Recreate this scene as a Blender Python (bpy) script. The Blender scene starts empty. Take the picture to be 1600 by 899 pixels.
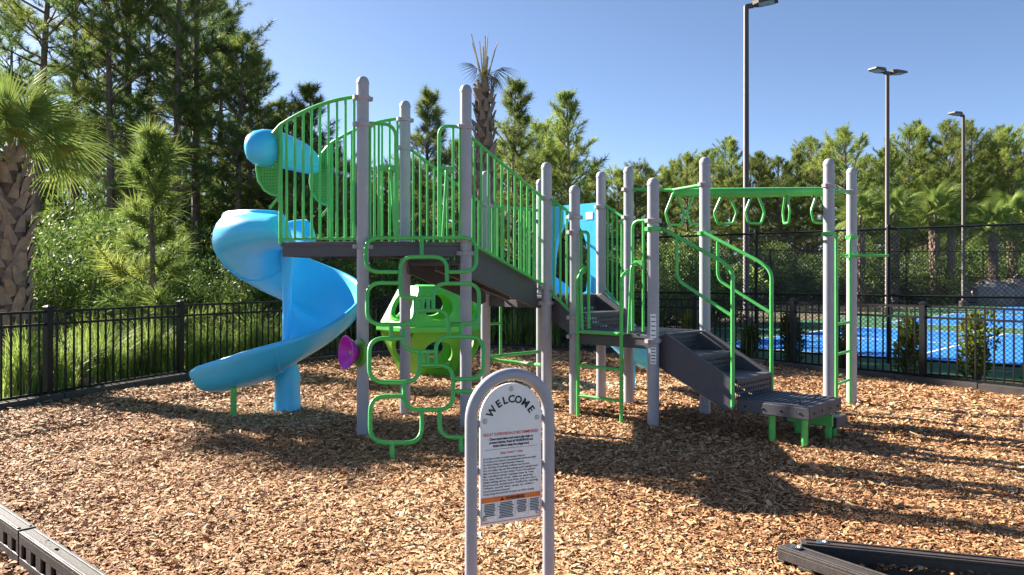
import bpy, math, random
import numpy as np
from mathutils import Vector, Matrix, Quaternion

SC = bpy.context.scene
COL = SC.collection
R = math.radians
random.seed(7)
RNG = np.random.default_rng(11)

# ------------------------------------------------------------------ camera
F, HOR, EYE = 1180.0, 433.0, 1.65          # focal length and horizon in photo pixels, eye height in m
cam_d = bpy.data.cameras.new('camera')
cam = bpy.data.objects.new('camera', cam_d)
COL.objects.link(cam)
cam.location = (0, 0, EYE)
cam.rotation_euler = (R(90), 0, 0)
cam_d.sensor_width = 36.0
cam_d.lens = 36.0 * F / 1600.0
cam_d.shift_y = -(449.5 - HOR) / 1600.0
cam_d.clip_end = 2000
cam_d.clip_start = 0.05
SC.camera = cam

# ------------------------------------------------------------------ sky and sun
SUN_AZ, SUN_EL = R(-57), R(30)             # azimuth from +Y towards +X
w = bpy.data.worlds.new('World')
SC.world = w
w.use_nodes = True
nt = w.node_tree
sky = nt.nodes.new('ShaderNodeTexSky')
sky.sky_type = 'NISHITA'
sky.sun_disc = False
sky.sun_elevation = SUN_EL
sky.sun_rotation = SUN_AZ
sky.altitude = 0
sky.air_density = 0.55
sky.dust_density = 0.35
sky.ozone_density = 1.6
bg = nt.nodes['Background']
bg.inputs['Strength'].default_value = 0.052
nt.links.new(sky.outputs['Color'], bg.inputs['Color'])

sun_d = bpy.data.lights.new('sun', 'SUN')
sun_d.energy = 4.8
sun_d.angle = R(0.5)
sun_d.color = (1.0, 0.93, 0.82)
sun = bpy.data.objects.new('sun', sun_d)
COL.objects.link(sun)
TO_SUN = Vector((math.sin(SUN_AZ) * math.cos(SUN_EL), math.cos(SUN_AZ) * math.cos(SUN_EL), math.sin(SUN_EL)))
sun.rotation_euler = (-TO_SUN).to_track_quat('-Z', 'Y').to_euler()
sun.location = TO_SUN * 60

SC.view_settings.view_transform = 'Standard'
SC.view_settings.look = 'None'
SC.view_settings.exposure = 2.1
SC.view_settings.gamma = 1.0
SC.cycles.max_bounces = 9
SC.cycles.diffuse_bounces = 7
SC.cycles.transmission_bounces = 7
SC.cycles.transparent_max_bounces = 12
SC.cycles.use_adaptive_sampling = True
SC.cycles.adaptive_threshold = 0.02
SC.cycles.use_denoising = True

# ------------------------------------------------------------------ pixel helpers (photo pixels, 1600 x 899)
def P(px, py, Y):
    return Vector(((px - 800) / F * Y, Y, EYE - (py - HOR) / F * Y))
def G(px, py, z=0.0):
    Y = F * (EYE - z) / (py - HOR)
    return Vector(((px - 800) / F * Y, Y, z))
def on_plane(px, py, p0, n):
    d = Vector(((px - 800) / F, 1.0, -(py - HOR) / F))
    c = Vector((0, 0, EYE))
    return c + d * ((Vector(p0) - c).dot(n) / d.dot(n))

# ------------------------------------------------------------------ materials
def new_mat(name):
    m = bpy.data.materials.new(name)
    m.use_nodes = True
    return m, m.node_tree, m.node_tree.nodes['Principled BSDF']
def nd(t, kind, **kw):
    n = t.nodes.new(kind)
    for k, v in kw.items():
        if hasattr(n, k):
            setattr(n, k, v)
        else:
            n.inputs[k].default_value = v
    return n
def ramp(t, fac, stops):
    r = t.nodes.new('ShaderNodeValToRGB')
    e = r.color_ramp.elements
    while len(e) < len(stops):
        e.new(0.5)
    for i, (p, c) in enumerate(stops):
        e[i].position = p
        e[i].color = (c[0], c[1], c[2], 1)
    t.links.new(fac, r.inputs['Fac'])
    return r.outputs['Color']
def mixc(t, a, b, fac, mode='MIX'):
    m = t.nodes.new('ShaderNodeMix')
    m.data_type = 'RGBA'
    m.blend_type = mode
    for s, v in ((6, a), (7, b), (0, fac)):
        if hasattr(v, 'is_output'):
            t.links.new(v, m.inputs[s])
        else:
            m.inputs[s].default_value = v if s == 0 else (v[0], v[1], v[2], 1)
    return m.outputs[2]
def bump(t, b, h, strength, dist):
    n = nd(t, 'ShaderNodeBump', Strength=strength, Distance=dist)
    t.links.new(h, n.inputs['Height'])
    t.links.new(n.outputs['Normal'], b.inputs['Normal'])
def plain(name, c, rough=0.45, metal=0.0, var=0.10, scale=6.0, bmp=0.15, bscale=180.0, dirt=0.0, dirtc=(0.2, 0.14, 0.09), coat=0.0):
    m, t, b = new_mat(name)
    tc = nd(t, 'ShaderNodeNewGeometry')
    n1 = nd(t, 'ShaderNodeTexNoise', Scale=scale, Detail=6.0, Roughness=0.65)
    t.links.new(tc.outputs['Position'], n1.inputs['Vector'])
    lo = tuple(x * (1 - var) for x in c); hi = tuple(min(1, x * (1 + var)) for x in c)
    col = ramp(t, n1.outputs['Fac'], [(0.3, lo), (0.7, hi)])
    if dirt > 0:
        n3 = nd(t, 'ShaderNodeTexNoise', Scale=scale * 4.3, Detail=8.0, Roughness=0.75)
        t.links.new(tc.outputs['Position'], n3.inputs['Vector'])
        mk = ramp(t, n3.outputs['Fac'], [(0.5, (0, 0, 0)), (0.75, (dirt,) * 3)])
        col = mixc(t, col, dirtc, mk)
    t.links.new(col, b.inputs['Base Color'])
    rr = ramp(t, n1.outputs['Fac'], [(0.3, (rough * 0.85,) * 3), (0.7, (min(1, rough * 1.2),) * 3)])
    t.links.new(rr, b.inputs['Roughness'])
    b.inputs['Metallic'].default_value = metal
    if coat:
        b.inputs['Coat Weight'].default_value = coat
        b.inputs['Coat Roughness'].default_value = 0.2
    n2 = nd(t, 'ShaderNodeTexNoise', Scale=bscale, Detail=2.0)
    t.links.new(tc.outputs['Position'], n2.inputs['Vector'])
    if bmp:
        bump(t, b, n2.outputs['Fac'], bmp, 0.002)
    return m
def leafy(name, stops, rough=0.55, trans=0.3, objvar=0.25):
    m, t, b = new_mat(name)
    at = nd(t, 'ShaderNodeAttribute', attribute_name='tint')
    oi = nd(t, 'ShaderNodeObjectInfo')
    col = ramp(t, at.outputs['Fac'], stops)
    br = nd(t, 'ShaderNodeMapRange')
    br.inputs['To Min'].default_value = 1 - objvar
    br.inputs['To Max'].default_value = 1 + objvar
    t.links.new(oi.outputs['Random'], br.inputs['Value'])
    hs = nd(t, 'ShaderNodeHueSaturation')
    t.links.new(col, hs.inputs['Color'])
    t.links.new(br.outputs['Result'], hs.inputs['Value'])
    t.links.new(hs.outputs['Color'], b.inputs['Base Color'])
    b.inputs['Roughness'].default_value = rough
    b.inputs['Specular IOR Level'].default_value = 0.15
    tr = nd(t, 'ShaderNodeBsdfTranslucent')
    t.links.new(hs.outputs['Color'], tr.inputs['Color'])
    mx = nd(t, 'ShaderNodeMixShader')
    mx.inputs[0].default_value = trans
    t.links.new(b.outputs[0], mx.inputs[1]); t.links.new(tr.outputs[0], mx.inputs[2])
    t.links.new(mx.outputs[0], t.nodes['Material Output'].inputs['Surface'])
    return m
def perforated(name, c, pitch, rad):
    """dark coated sheet with real see-through round holes on a grid in UV metres"""
    m, t, b = new_mat(name)
    b.inputs['Base Color'].default_value = (*c, 1); b.inputs['Roughness'].default_value = 0.5
    uv = nd(t, 'ShaderNodeUVMap')
    sc = nd(t, 'ShaderNodeVectorMath', operation='SCALE'); sc.inputs['Scale'].default_value = 1 / pitch
    fr = nd(t, 'ShaderNodeVectorMath', operation='FRACTION')
    sb = nd(t, 'ShaderNodeVectorMath', operation='SUBTRACT'); sb.inputs[1].default_value = (0.5, 0.5, 0)
    ln = nd(t, 'ShaderNodeVectorMath', operation='LENGTH')
    lt = nd(t, 'ShaderNodeMath', operation='LESS_THAN'); lt.inputs[1].default_value = rad / pitch
    t.links.new(uv.outputs[0], sc.inputs[0]); t.links.new(sc.outputs[0], fr.inputs[0])
    t.links.new(fr.outputs[0], sb.inputs[0]); t.links.new(sb.outputs[0], ln.inputs[0])
    t.links.new(ln.outputs['Value'], lt.inputs[0])
    tr = nd(t, 'ShaderNodeBsdfTransparent'); mx = nd(t, 'ShaderNodeMixShader')
    t.links.new(lt.outputs[0], mx.inputs[0]); t.links.new(b.outputs[0], mx.inputs[1]); t.links.new(tr.outputs[0], mx.inputs[2])
    t.links.new(mx.outputs[0], t.nodes['Material Output'].inputs['Surface'])
    return m

M = {}
M['green'] = plain('green_coated_steel', (0.080, 0.46, 0.095), 0.38, var=0.08, bmp=0.08)
M['greenp'] = plain('green_plastic', (0.085, 0.46, 0.06), 0.42, var=0.08, bmp=0.1)
M['lime'] = plain('lime_plastic', (0.12, 0.38, 0.03), 0.42, var=0.08, bmp=0.1)
M['blue'] = plain('blue_plastic', (0.055, 0.53, 0.92), 0.33, var=0.07, scale=2.5, bmp=0.06, dirt=0.10, dirtc=(0.25, 0.4, 0.5))
M['grey'] = plain('grey_coated_steel', (0.325, 0.325, 0.365), 0.42, var=0.07, bmp=0.08, dirt=0.1)
M['clamp'] = plain('clamp_grey', (0.36, 0.32, 0.35), 0.4, var=0.08)
M['deck'] = plain('deck_coating', (0.062, 0.061, 0.073), 0.5, var=0.15, bmp=0.5, bscale=90, dirt=0.22)
M['perf'] = perforated('perforated_deck_sheet', (0.062, 0.061, 0.073), 0.052, 0.0150)
M['perfg'] = perforated('perforated_green_plate', (0.05, 0.36, 0.05), 0.035, 0.007)
M['magenta'] = plain('magenta_plastic', (0.45, 0.015, 0.42), 0.3, var=0.06)
M['steel'] = plain('bolt_steel', (0.5, 0.5, 0.5), 0.3, metal=1.0)
M['black'] = plain('black_coated_aluminium', (0.006, 0.006, 0.007), 0.5, var=0.15, dirt=0.03)
M['black'].node_tree.nodes['Principled BSDF'].inputs['Specular IOR Level'].default_value = 0.25
M['wire'] = plain('black_vinyl_wire', (0.012, 0.012, 0.013), 0.5)
M['bronze'] = plain('bronze_pole_paint', (0.075, 0.048, 0.04), 0.5, var=0.12)
M['lens'] = plain('lamp_lens', (0.45, 0.45, 0.42), 0.25)
M['timber'] = plain('recycled_plastic_black', (0.038, 0.030, 0.028), 0.6, var=0.25, scale=9, bmp=0.6, bscale=60, dirt=0.16, dirtc=(0.22, 0.17, 0.13))
M['white'] = plain('sign_white', (0.78, 0.79, 0.80), 0.35, var=0.03, dirt=0.05)
M['ink'] = plain('ink_black', (0.012, 0.012, 0.02), 0.5, bmp=0)
M['red'] = plain('ink_red', (0.62, 0.07, 0.035), 0.5, bmp=0)
M['orange'] = plain('ink_orange', (0.72, 0.17, 0.03), 0.5, bmp=0)
M['bark'] = plain('pine_bark', (0.13, 0.095, 0.075), 0.9, var=0.55, scale=9, bmp=1.0, bscale=28)
M['boot'] = plain('palm_boot', (0.26, 0.175, 0.125), 0.85, var=0.38, scale=7, bmp=0.8, bscale=60)
M['palmtrunk'] = plain('palm_trunk_fibre', (0.16, 0.105, 0.075), 0.95, var=0.5, scale=14, bmp=1.0, bscale=50)
M['petiole'] = plain('petiole', (0.20, 0.24, 0.07), 0.6, var=0.3)
M['drypet'] = plain('dry_petiole', (0.38, 0.30, 0.16), 0.7, var=0.3)
M['wood'] = plain('weathered_wood', (0.16, 0.11, 0.075), 0.85, var=0.4, scale=12)
M['stone'] = plain('pale_stone', (0.30, 0.27, 0.24), 0.9, var=0.25, scale=3, bmp=1.0, bscale=15)
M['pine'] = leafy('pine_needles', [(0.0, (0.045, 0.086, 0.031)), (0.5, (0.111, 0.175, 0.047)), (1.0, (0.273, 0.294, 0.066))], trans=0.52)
M['pinelit'] = leafy('sunlit_pine_needles', [(0.0, (0.074, 0.134, 0.037)), (0.5, (0.175, 0.238, 0.055)), (1.0, (0.309, 0.335, 0.074))], trans=0.52, objvar=0.4)  # lighter copy of the pine needles, with sunlight put into the colour
M['bush'] = leafy('bush_leaves', [(0.0, (0.041, 0.077, 0.021)), (0.5, (0.109, 0.174, 0.039)), (1.0, (0.260, 0.306, 0.062))], trans=0.3, objvar=0.35)
M['podo'] = leafy('hedge_leaves', [(0.0, (0.037, 0.079, 0.014)), (0.6, (0.128, 0.178, 0.034)), (1.0, (0.285, 0.277, 0.060))], trans=0.3)
M['grassc'] = leafy('ornamental_grass', [(0.0, (0.097, 0.167, 0.034)), (0.5, (0.257, 0.371, 0.075)), (1.0, (0.558, 0.569, 0.160))], trans=0.4)
M['palm'] = leafy('palm_leaf', [(0.0, (0.077, 0.135, 0.034)), (0.6, (0.198, 0.261, 0.058)), (1.0, (0.344, 0.348, 0.100))], trans=0.3, objvar=0.15)
M['drypalm'] = leafy('dry_palm_leaf', [(0.0, (0.05, 0.06, 0.02)), (0.5, (0.13, 0.13, 0.05)), (1.0, (0.32, 0.25, 0.13))], trans=0.25, objvar=0.2)

def chips_mat():
    m, t, b = new_mat('wood_chips')
    at = nd(t, 'ShaderNodeAttribute', attribute_name='tint')
    col = ramp(t, at.outputs['Fac'], [(0.0, (0.10, 0.040, 0.018)), (0.3, (0.29, 0.125, 0.05)), (0.6, (0.49, 0.27, 0.13)),
                                      (0.85, (0.60, 0.40, 0.215)), (1.0, (0.70, 0.55, 0.36))])
    g = nd(t, 'ShaderNodeNewGeometry')
    n = nd(t, 'ShaderNodeTexNoise', Scale=90.0, Detail=3.0)
    t.links.new(g.outputs['Position'], n.inputs['Vector'])
    k = ramp(t, n.outputs['Fac'], [(0.3, (0.75,) * 3), (0.7, (1.1,) * 3)])
    t.links.new(mixc(t, col, k, 1.0, 'MULTIPLY'), b.inputs['Base Color'])
    b.inputs['Roughness'].default_value = 0.75
    b.inputs['Specular IOR Level'].default_value = 0.25
    return m
M['chips'] = chips_mat()
def mulch_mat():
    m, t, b = new_mat('mulch_bed')
    g = nd(t, 'ShaderNodeNewGeometry')
    v = nd(t, 'ShaderNodeTexVoronoi', Scale=34.0)
    mp = nd(t, 'ShaderNodeMapping'); mp.inputs['Scale'].default_value = (1, 1.7, 1)
    t.links.new(g.outputs['Position'], mp.inputs['Vector']); t.links.new(mp.outputs[0], v.inputs['Vector'])
    col = ramp(t, v.outputs['Color'], [(0.0, (0.09, 0.038, 0.02)), (0.4, (0.22, 0.105, 0.05)), (0.7, (0.36, 0.20, 0.10)), (1.0, (0.52, 0.36, 0.22))])
    n = nd(t, 'ShaderNodeTexNoise', Scale=3.0, Detail=6.0)
    t.links.new(g.outputs['Position'], n.inputs['Vector'])
    k = ramp(t, n.outputs['Fac'], [(0.3, (0.75,) * 3), (0.7, (1.05,) * 3)])
    t.links.new(mixc(t, col, k, 1.0, 'MULTIPLY'), b.inputs['Base Color'])
    b.inputs['Roughness'].default_value = 0.9
    bump(t, b, v.outputs['Distance'], 1.0, 0.02)
    return m
M['mulch'] = mulch_mat()
def ground_mat():
    m, t, b = new_mat('forest_floor')
    g = nd(t, 'ShaderNodeNewGeometry')
    n = nd(t, 'ShaderNodeTexNoise', Scale=0.6, Detail=10.0, Roughness=0.7)
    n2 = nd(t, 'ShaderNodeTexNoise', Scale=9.0, Detail=8.0, Roughness=0.8)
    t.links.new(g.outputs['Position'], n.inputs['Vector']); t.links.new(g.outputs['Position'], n2.inputs['Vector'])
    a = ramp(t, n2.outputs['Fac'], [(0.3, (0.07, 0.042, 0.025)), (0.7, (0.20, 0.13, 0.075))])
    c = ramp(t, n2.outputs['Fac'], [(0.3, (0.03, 0.055, 0.014)), (0.7, (0.09, 0.13, 0.03))])
    k = ramp(t, n.outputs['Fac'], [(0.45, (0,) * 3), (0.58, (1,) * 3)])
    t.links.new(mixc(t, a, c, k), b.inputs['Base Color'])
    b.inputs['Roughness'].default_value = 0.95
    bump(t, b, n2.outputs['Fac'], 1.0, 0.06)
    return m
M['ground'] = ground_mat()
M['courtg'] = plain('court_green', (0.055, 0.135, 0.075), 0.8, var=0.12, scale=1.2, bmp=0.4, bscale=120, dirt=0.1)
M['courtb'] = plain('court_blue', (0.035, 0.19, 0.58), 0.95, var=0.08, scale=1.0, bmp=0.4, bscale=120, dirt=0.06)
M['courtw'] = plain('court_line', (0.78, 0.78, 0.78), 0.7, var=0.05)

# ------------------------------------------------------------------ mesh building
class MB:
    def __init__(s):
        s.v, s.f, s.uv = [], [], {}
    def add(s, vs, fs):
        o = len(s.v)
        s.v += [tuple(x) for x in vs]
        s.f += [tuple(i + o for i in q) for q in fs]
        return s
    def box(s, c, sx, sy, sz, ax=None, ay=None, az=None):
        ax = Vector(ax or (1, 0, 0)).normalized(); ay = Vector(ay or (0, 1, 0)).normalized(); az = Vector(az or (0, 0, 1)).normalized()
        c = Vector(c)
        vs = [c + ax * (i * sx / 2) + ay * (j * sy / 2) + az * (k * sz / 2) for i in (-1, 1) for j in (-1, 1) for k in (-1, 1)]
        return s.add(vs, [(0, 1, 3, 2), (4, 6, 7, 5), (0, 4, 5, 1), (2, 3, 7, 6), (0, 2, 6, 4), (1, 5, 7, 3)])
    def bar(s, a, b, wd, dp, up=(0, 0, 1)):
        a, b = Vector(a), Vector(b); d = (b - a); l = d.length; d.normalize()
        sd = d.cross(Vector(up)).normalized(); u2 = sd.cross(d)
        return s.box((a + b) / 2, l, wd, dp, d, sd, u2)
    def prism(s, pts, off):
        """closed polygon pts extruded by vector off"""
        n = len(pts); off = Vector(off)
        a = [Vector(p) for p in pts]; b = [p + off for p in a]
        fs = [tuple(range(n))[::-1], tuple(range(n, 2 * n))] + [(i, (i + 1) % n, n + (i + 1) % n, n + i) for i in range(n)]
        return s.add(a + b, fs)
    def tube(s, path, r, n=10, closed=False, caps=True):
        p = [Vector(q) for q in path]; m = len(p)
        rs = r if isinstance(r, (list, tuple)) else [r] * m
        ts = []
        for i in range(m):
            a = p[(i - 1) % m] if (closed or i > 0) else p[0]
            b = p[(i + 1) % m] if (closed or i < m - 1) else p[-1]
            d = b - a
            ts.append(d.normalized() if d.length > 1e-9 else Vector((0, 0, 1)))
        nrm = ts[0].orthogonal().normalized()
        vs, fs = [], []
        for i in range(m):
            if i:
                q = ts[i - 1].rotation_difference(ts[i]); nrm = q @ nrm
                nrm = (nrm - ts[i] * nrm.dot(ts[i])).normalized()
            bn = ts[i].cross(nrm)
            for k in range(n):
                a = 2 * math.pi * k / n
                vs.append(p[i] + (nrm * math.cos(a) + bn * math.sin(a)) * rs[i])
        for i in range(m - 1 + (1 if closed else 0)):
            for k in range(n):
                a, b = i * n, ((i + 1) % m) * n
                fs.append((a + k, a + (k + 1) % n, b + (k + 1) % n, b + k))
        if caps and not closed:
            fs.append(tuple(range(n))[::-1]); fs.append(tuple(range((m - 1) * n, m * n)))
        return s.add(vs, fs)
    def lathe(s, c, prof, n=20, axis=(0, 0, 1)):
        """prof: list of (radius, height along axis)"""
        z = Vector(axis).normalized(); x = z.orthogonal().normalized(); y = z.cross(x); c = Vector(c)
        vs, fs = [], []
        for (r, h) in prof:
            for k in range(n):
                a = 2 * math.pi * k / n
                vs.append(c + z * h + (x * math.cos(a) + y * math.sin(a)) * r)
        m = len(prof)
        for i in range(m - 1):
            for k in range(n):
                fs.append((i * n + k, i * n + (k + 1) % n, (i + 1) * n + (k + 1) % n, (i + 1) * n + k))
        fs.append(tuple(range(n))[::-1]); fs.append(tuple(range((m - 1) * n, m * n)))
        return s.add(vs, fs)
    def grid(s, rows, closed_v=False):
        """rows of equal-length point lists"""
        n = len(rows[0]); vs = [q for r_ in rows for q in r_]; fs = []
        for i in range(len(rows) - 1):
            for k in range(n - (0 if closed_v else 1)):
                k2 = (k + 1) % n
                fs.append((i * n + k, i * n + k2, (i + 1) * n + k2, (i + 1) * n + k))
        return s.add(vs, fs)
    def mesh(s, name, mat, smooth=True, origin=(0, 0, 0), angle=40):
        me = bpy.data.meshes.new(name)
        o = Vector(origin)
        me.from_pydata([tuple(Vector(x) - o) for x in s.v], [], s.f)
        me.materials.append(mat)
        if smooth:
            me.shade_smooth()
            me.set_sharp_from_angle(angle=R(angle))
        me.update()
        return me
    def build(s, name, mat, parent=None, smooth=True, origin=None, bevel=0.0, angle=40):
        me = s.mesh(name, M[mat] if isinstance(mat, str) else mat, smooth, origin or (0, 0, 0), angle)
        ob = bpy.data.objects.new(name, me)
        COL.objects.link(ob)
        if origin:
            ob.location = origin
        if parent is not None:
            set_parent(ob, parent)
        if bevel:
            bv = ob.modifiers.new('bevel', 'BEVEL'); bv.width = bevel; bv.segments = 2; bv.limit_method = 'ANGLE'; bv.angle_limit = R(50)
            bv.harden_normals = False
        return ob
WORLD = {}
def set_parent(ob, parent):
    """children keep world coordinates; empties are only ever translated"""
    ob.parent = parent
    ob.location = Vector(ob.location) - WORLD.get(parent.name, Vector((0, 0, 0)))
def empty(name, loc):
    e = bpy.data.objects.new(name, None)
    e.empty_display_size = 0.3
    COL.objects.link(e); e.location = loc
    WORLD[e.name] = Vector(loc)
    return e
def tag(o, label=None, cat=None, group=None, kind=None):
    if label: o['label'] = label
    if cat: o['category'] = cat
    if group: o['group'] = group
    if kind: o['kind'] = kind
    return o
def link_mesh(name, me, loc=(0, 0, 0), rot=(0, 0, 0), scale=1.0, parent=None):
    o = bpy.data.objects.new(name, me); COL.objects.link(o)
    o.rotation_euler = rot
    o.scale = (scale,) * 3 if not hasattr(scale, '__len__') else scale
    o.location = loc
    if parent is not None:
        set_parent(o, parent)
    return o
def copy_tree(o, parent=None):
    c = o.copy(); COL.objects.link(c)
    if parent is not None:
        c.parent = parent
    for ch in o.children:
        copy_tree(ch, c)
    return c
def fillet(pts, rad, seg=5, closed=False):
    p = [Vector(q) for q in pts]; n = len(p); out = []
    rg = range(n) if closed else range(1, n - 1)
    if not closed: out.append(p[0])
    for i in rg:
        a, b, c = p[(i - 1) % n], p[i], p[(i + 1) % n]
        r_ = rad[i] if isinstance(rad, (list, tuple)) else rad
        r1 = min(r_, (a - b).length * 0.49, (c - b).length * 0.49)
        s0 = b + (a - b).normalized() * r1; s1 = b + (c - b).normalized() * r1
        for k in range(seg + 1):
            t = k / seg
            out.append(s0 * (1 - t) ** 2 + b * 2 * t * (1 - t) + s1 * t * t)
    if not closed: out.append(p[-1])
    return out
def lerp(a, b, t):
    return a + (b - a) * t
def np_mesh(name, verts, faces_flat, nper, mat, tint=None, uv=None):
    """fast mesh: verts (n,3), faces_flat (m*nper)"""
    me = bpy.data.meshes.new(name)
    nf = len(faces_flat) // nper
    me.vertices.add(len(verts)); me.vertices.foreach_set('co', np.asarray(verts, np.float32).ravel())
    me.loops.add(len(faces_flat)); me.loops.foreach_set('vertex_index', np.asarray(faces_flat, np.int32))
    me.polygons.add(nf)
    me.polygons.foreach_set('loop_start', np.arange(0, nf * nper, nper, dtype=np.int32))
    try:
        me.polygons.foreach_set('loop_total', np.full(nf, nper, np.int32))
    except Exception:
        pass
    if tint is not None:
        a = me.attributes.new('tint', 'FLOAT', 'POINT'); a.data.foreach_set('value', np.asarray(tint, np.float32))
    me.materials.append(M[mat])
    me.update(calc_edges=True)
    return me

for k_ in ('courtb', 'courtg', 'courtw'):
    M[k_].node_tree.nodes['Principled BSDF'].inputs['Specular IOR Level'].default_value = 0.08

# ------------------------------------------------------------------ layout constants (metres)
U = Vector((0.695, 0.720, 0)).normalized()       # the playground and the courts share this lattice
V = Vector((0.720, -0.695, 0)).normalized()
FENCE_PTS = [(-7.5, 6.6), (-6.95, 8.0), (-6.42, 9.6), (-6.23, 10.14), (-5.41, 12.4), (-4.15, 14.5), (-2.55, 16.3), (-0.5, 17.5), (1.3, 17.75),
             (2.75, 16.95), (3.84, 15.55), (5.14, 13.7), (6.46, 11.87), (7.80, 9.95), (9.1, 8.05)]
BED = [(-6.6, 7.9), (-3.04, 4.75), (-1.1, 3.05), (2.25, 3.05), (1.62, 4.42), (2.75, 4.08), (6.4, 2.9), (9.1, 8.05)] + [p for p in FENCE_PTS[::-1][1:13]]
def inside(px, py, poly):
    x = np.asarray(px); y = np.asarray(py); r_ = np.zeros(x.shape, bool)
    n = len(poly); j = n - 1
    for i in range(n):
        xi, yi = poly[i]; xj, yj = poly[j]
        c = ((yi > y) != (yj > y)) & (x < (xj - xi) * (y - yi) / (yj - yi + 1e-12) + xi)
        r_ ^= c; j = i
    return r_
def hump(x, y):
    return 0.020 * np.sin(x * 0.9 + 0.4) * np.cos(y * 0.8) + 0.012 * np.sin(x * 2.3 + y * 1.9) + 0.008 * np.sin(x * 4.7 - y * 3.9 + 1)

# ground: one sheet to the horizon, a little lower outside the border next to the camera
def make_ground():
    xs = np.concatenate([[-900, -300, -120, -60], np.arange(-30, 30.1, 0.75), [45, 60, 120, 300, 900]])
    ys = np.concatenate([[-300, -60, -20], np.arange(-6, 30.1, 0.75), [36, 45, 60, 90, 150, 300, 600, 1500]])
    X, Y = np.meshgrid(xs, ys)
    d = (X + 3.04) * -0.66 + (Y - 4.75) * -0.75
    d2 = 3.4 - Y
    k = np.clip((np.maximum(d, d2) + 1.5) / 0.3, 0, 1)
    Z = -0.05 - 0.13 * k
    nx, ny = len(xs), len(ys)
    vs = np.stack([X.ravel(), Y.ravel(), Z.ravel()], 1)
    i, j = np.meshgrid(np.arange(ny - 1), np.arange(nx - 1), indexing='ij')
    a = (i * nx + j).ravel()
    fs = np.stack([a, a + 1, a + nx + 1, a + nx], 1).ravel()
    o = link_mesh('ground', np_mesh('ground', vs, fs, 4, 'ground'))
    tag(o, kind='structure')
make_ground()
def make_bed():
    import bmesh
    bm = bmesh.new()
    st = 0.125
    vid = {}
    xs = np.arange(-8, 10, st); ys = np.arange(2.5, 18.5, st)
    def gv(i, j):
        if (i, j) not in vid:
            x, y = xs[i], ys[j]
            vid[(i, j)] = bm.verts.new((x, y, float(hump(x, y)) - 0.012))
        return vid[(i, j)]
    CX, CY = np.meshgrid(xs + st / 2, ys + st / 2, indexing='ij')
    ins = inside(CX, CY, BED) & (((CX + 3.04) * -0.66 + (CY - 4.75) * -0.75) < -0.16)
    ins &= ~((CX > 1.35) & (CY < 4.62) & ((CX - 1.62) * 0.30 + (CY - 4.42) < 0.20) & (CX * 0.88 + CY * 0.47 > 1.60 * 0.88 + 4.45 * 0.47 - 0.16))
    for i in range(len(xs) - 1):
        for j in range(len(ys) - 1):
            if ins[i, j]:
                bm.faces.new((gv(i, j), gv(i + 1, j), gv(i + 1, j + 1), gv(i, j + 1)))
    # skirt down to the ground at the rim
    for e in [e for e in bm.edges if len(e.link_faces) == 1]:
        a, b = e.verts
        c = bm.verts.new((a.co.x, a.co.y, -0.19)); d = bm.verts.new((b.co.x, b.co.y, -0.19))
        bm.faces.new((a, b, d, c))
    me = bpy.data.meshes.new('mulch_bed'); bm.to_mesh(me); bm.free()
    me.materials.append(M['mulch']); me.shade_smooth()
    tag(link_mesh('mulch_bed', me), kind='structure')
make_bed()
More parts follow.
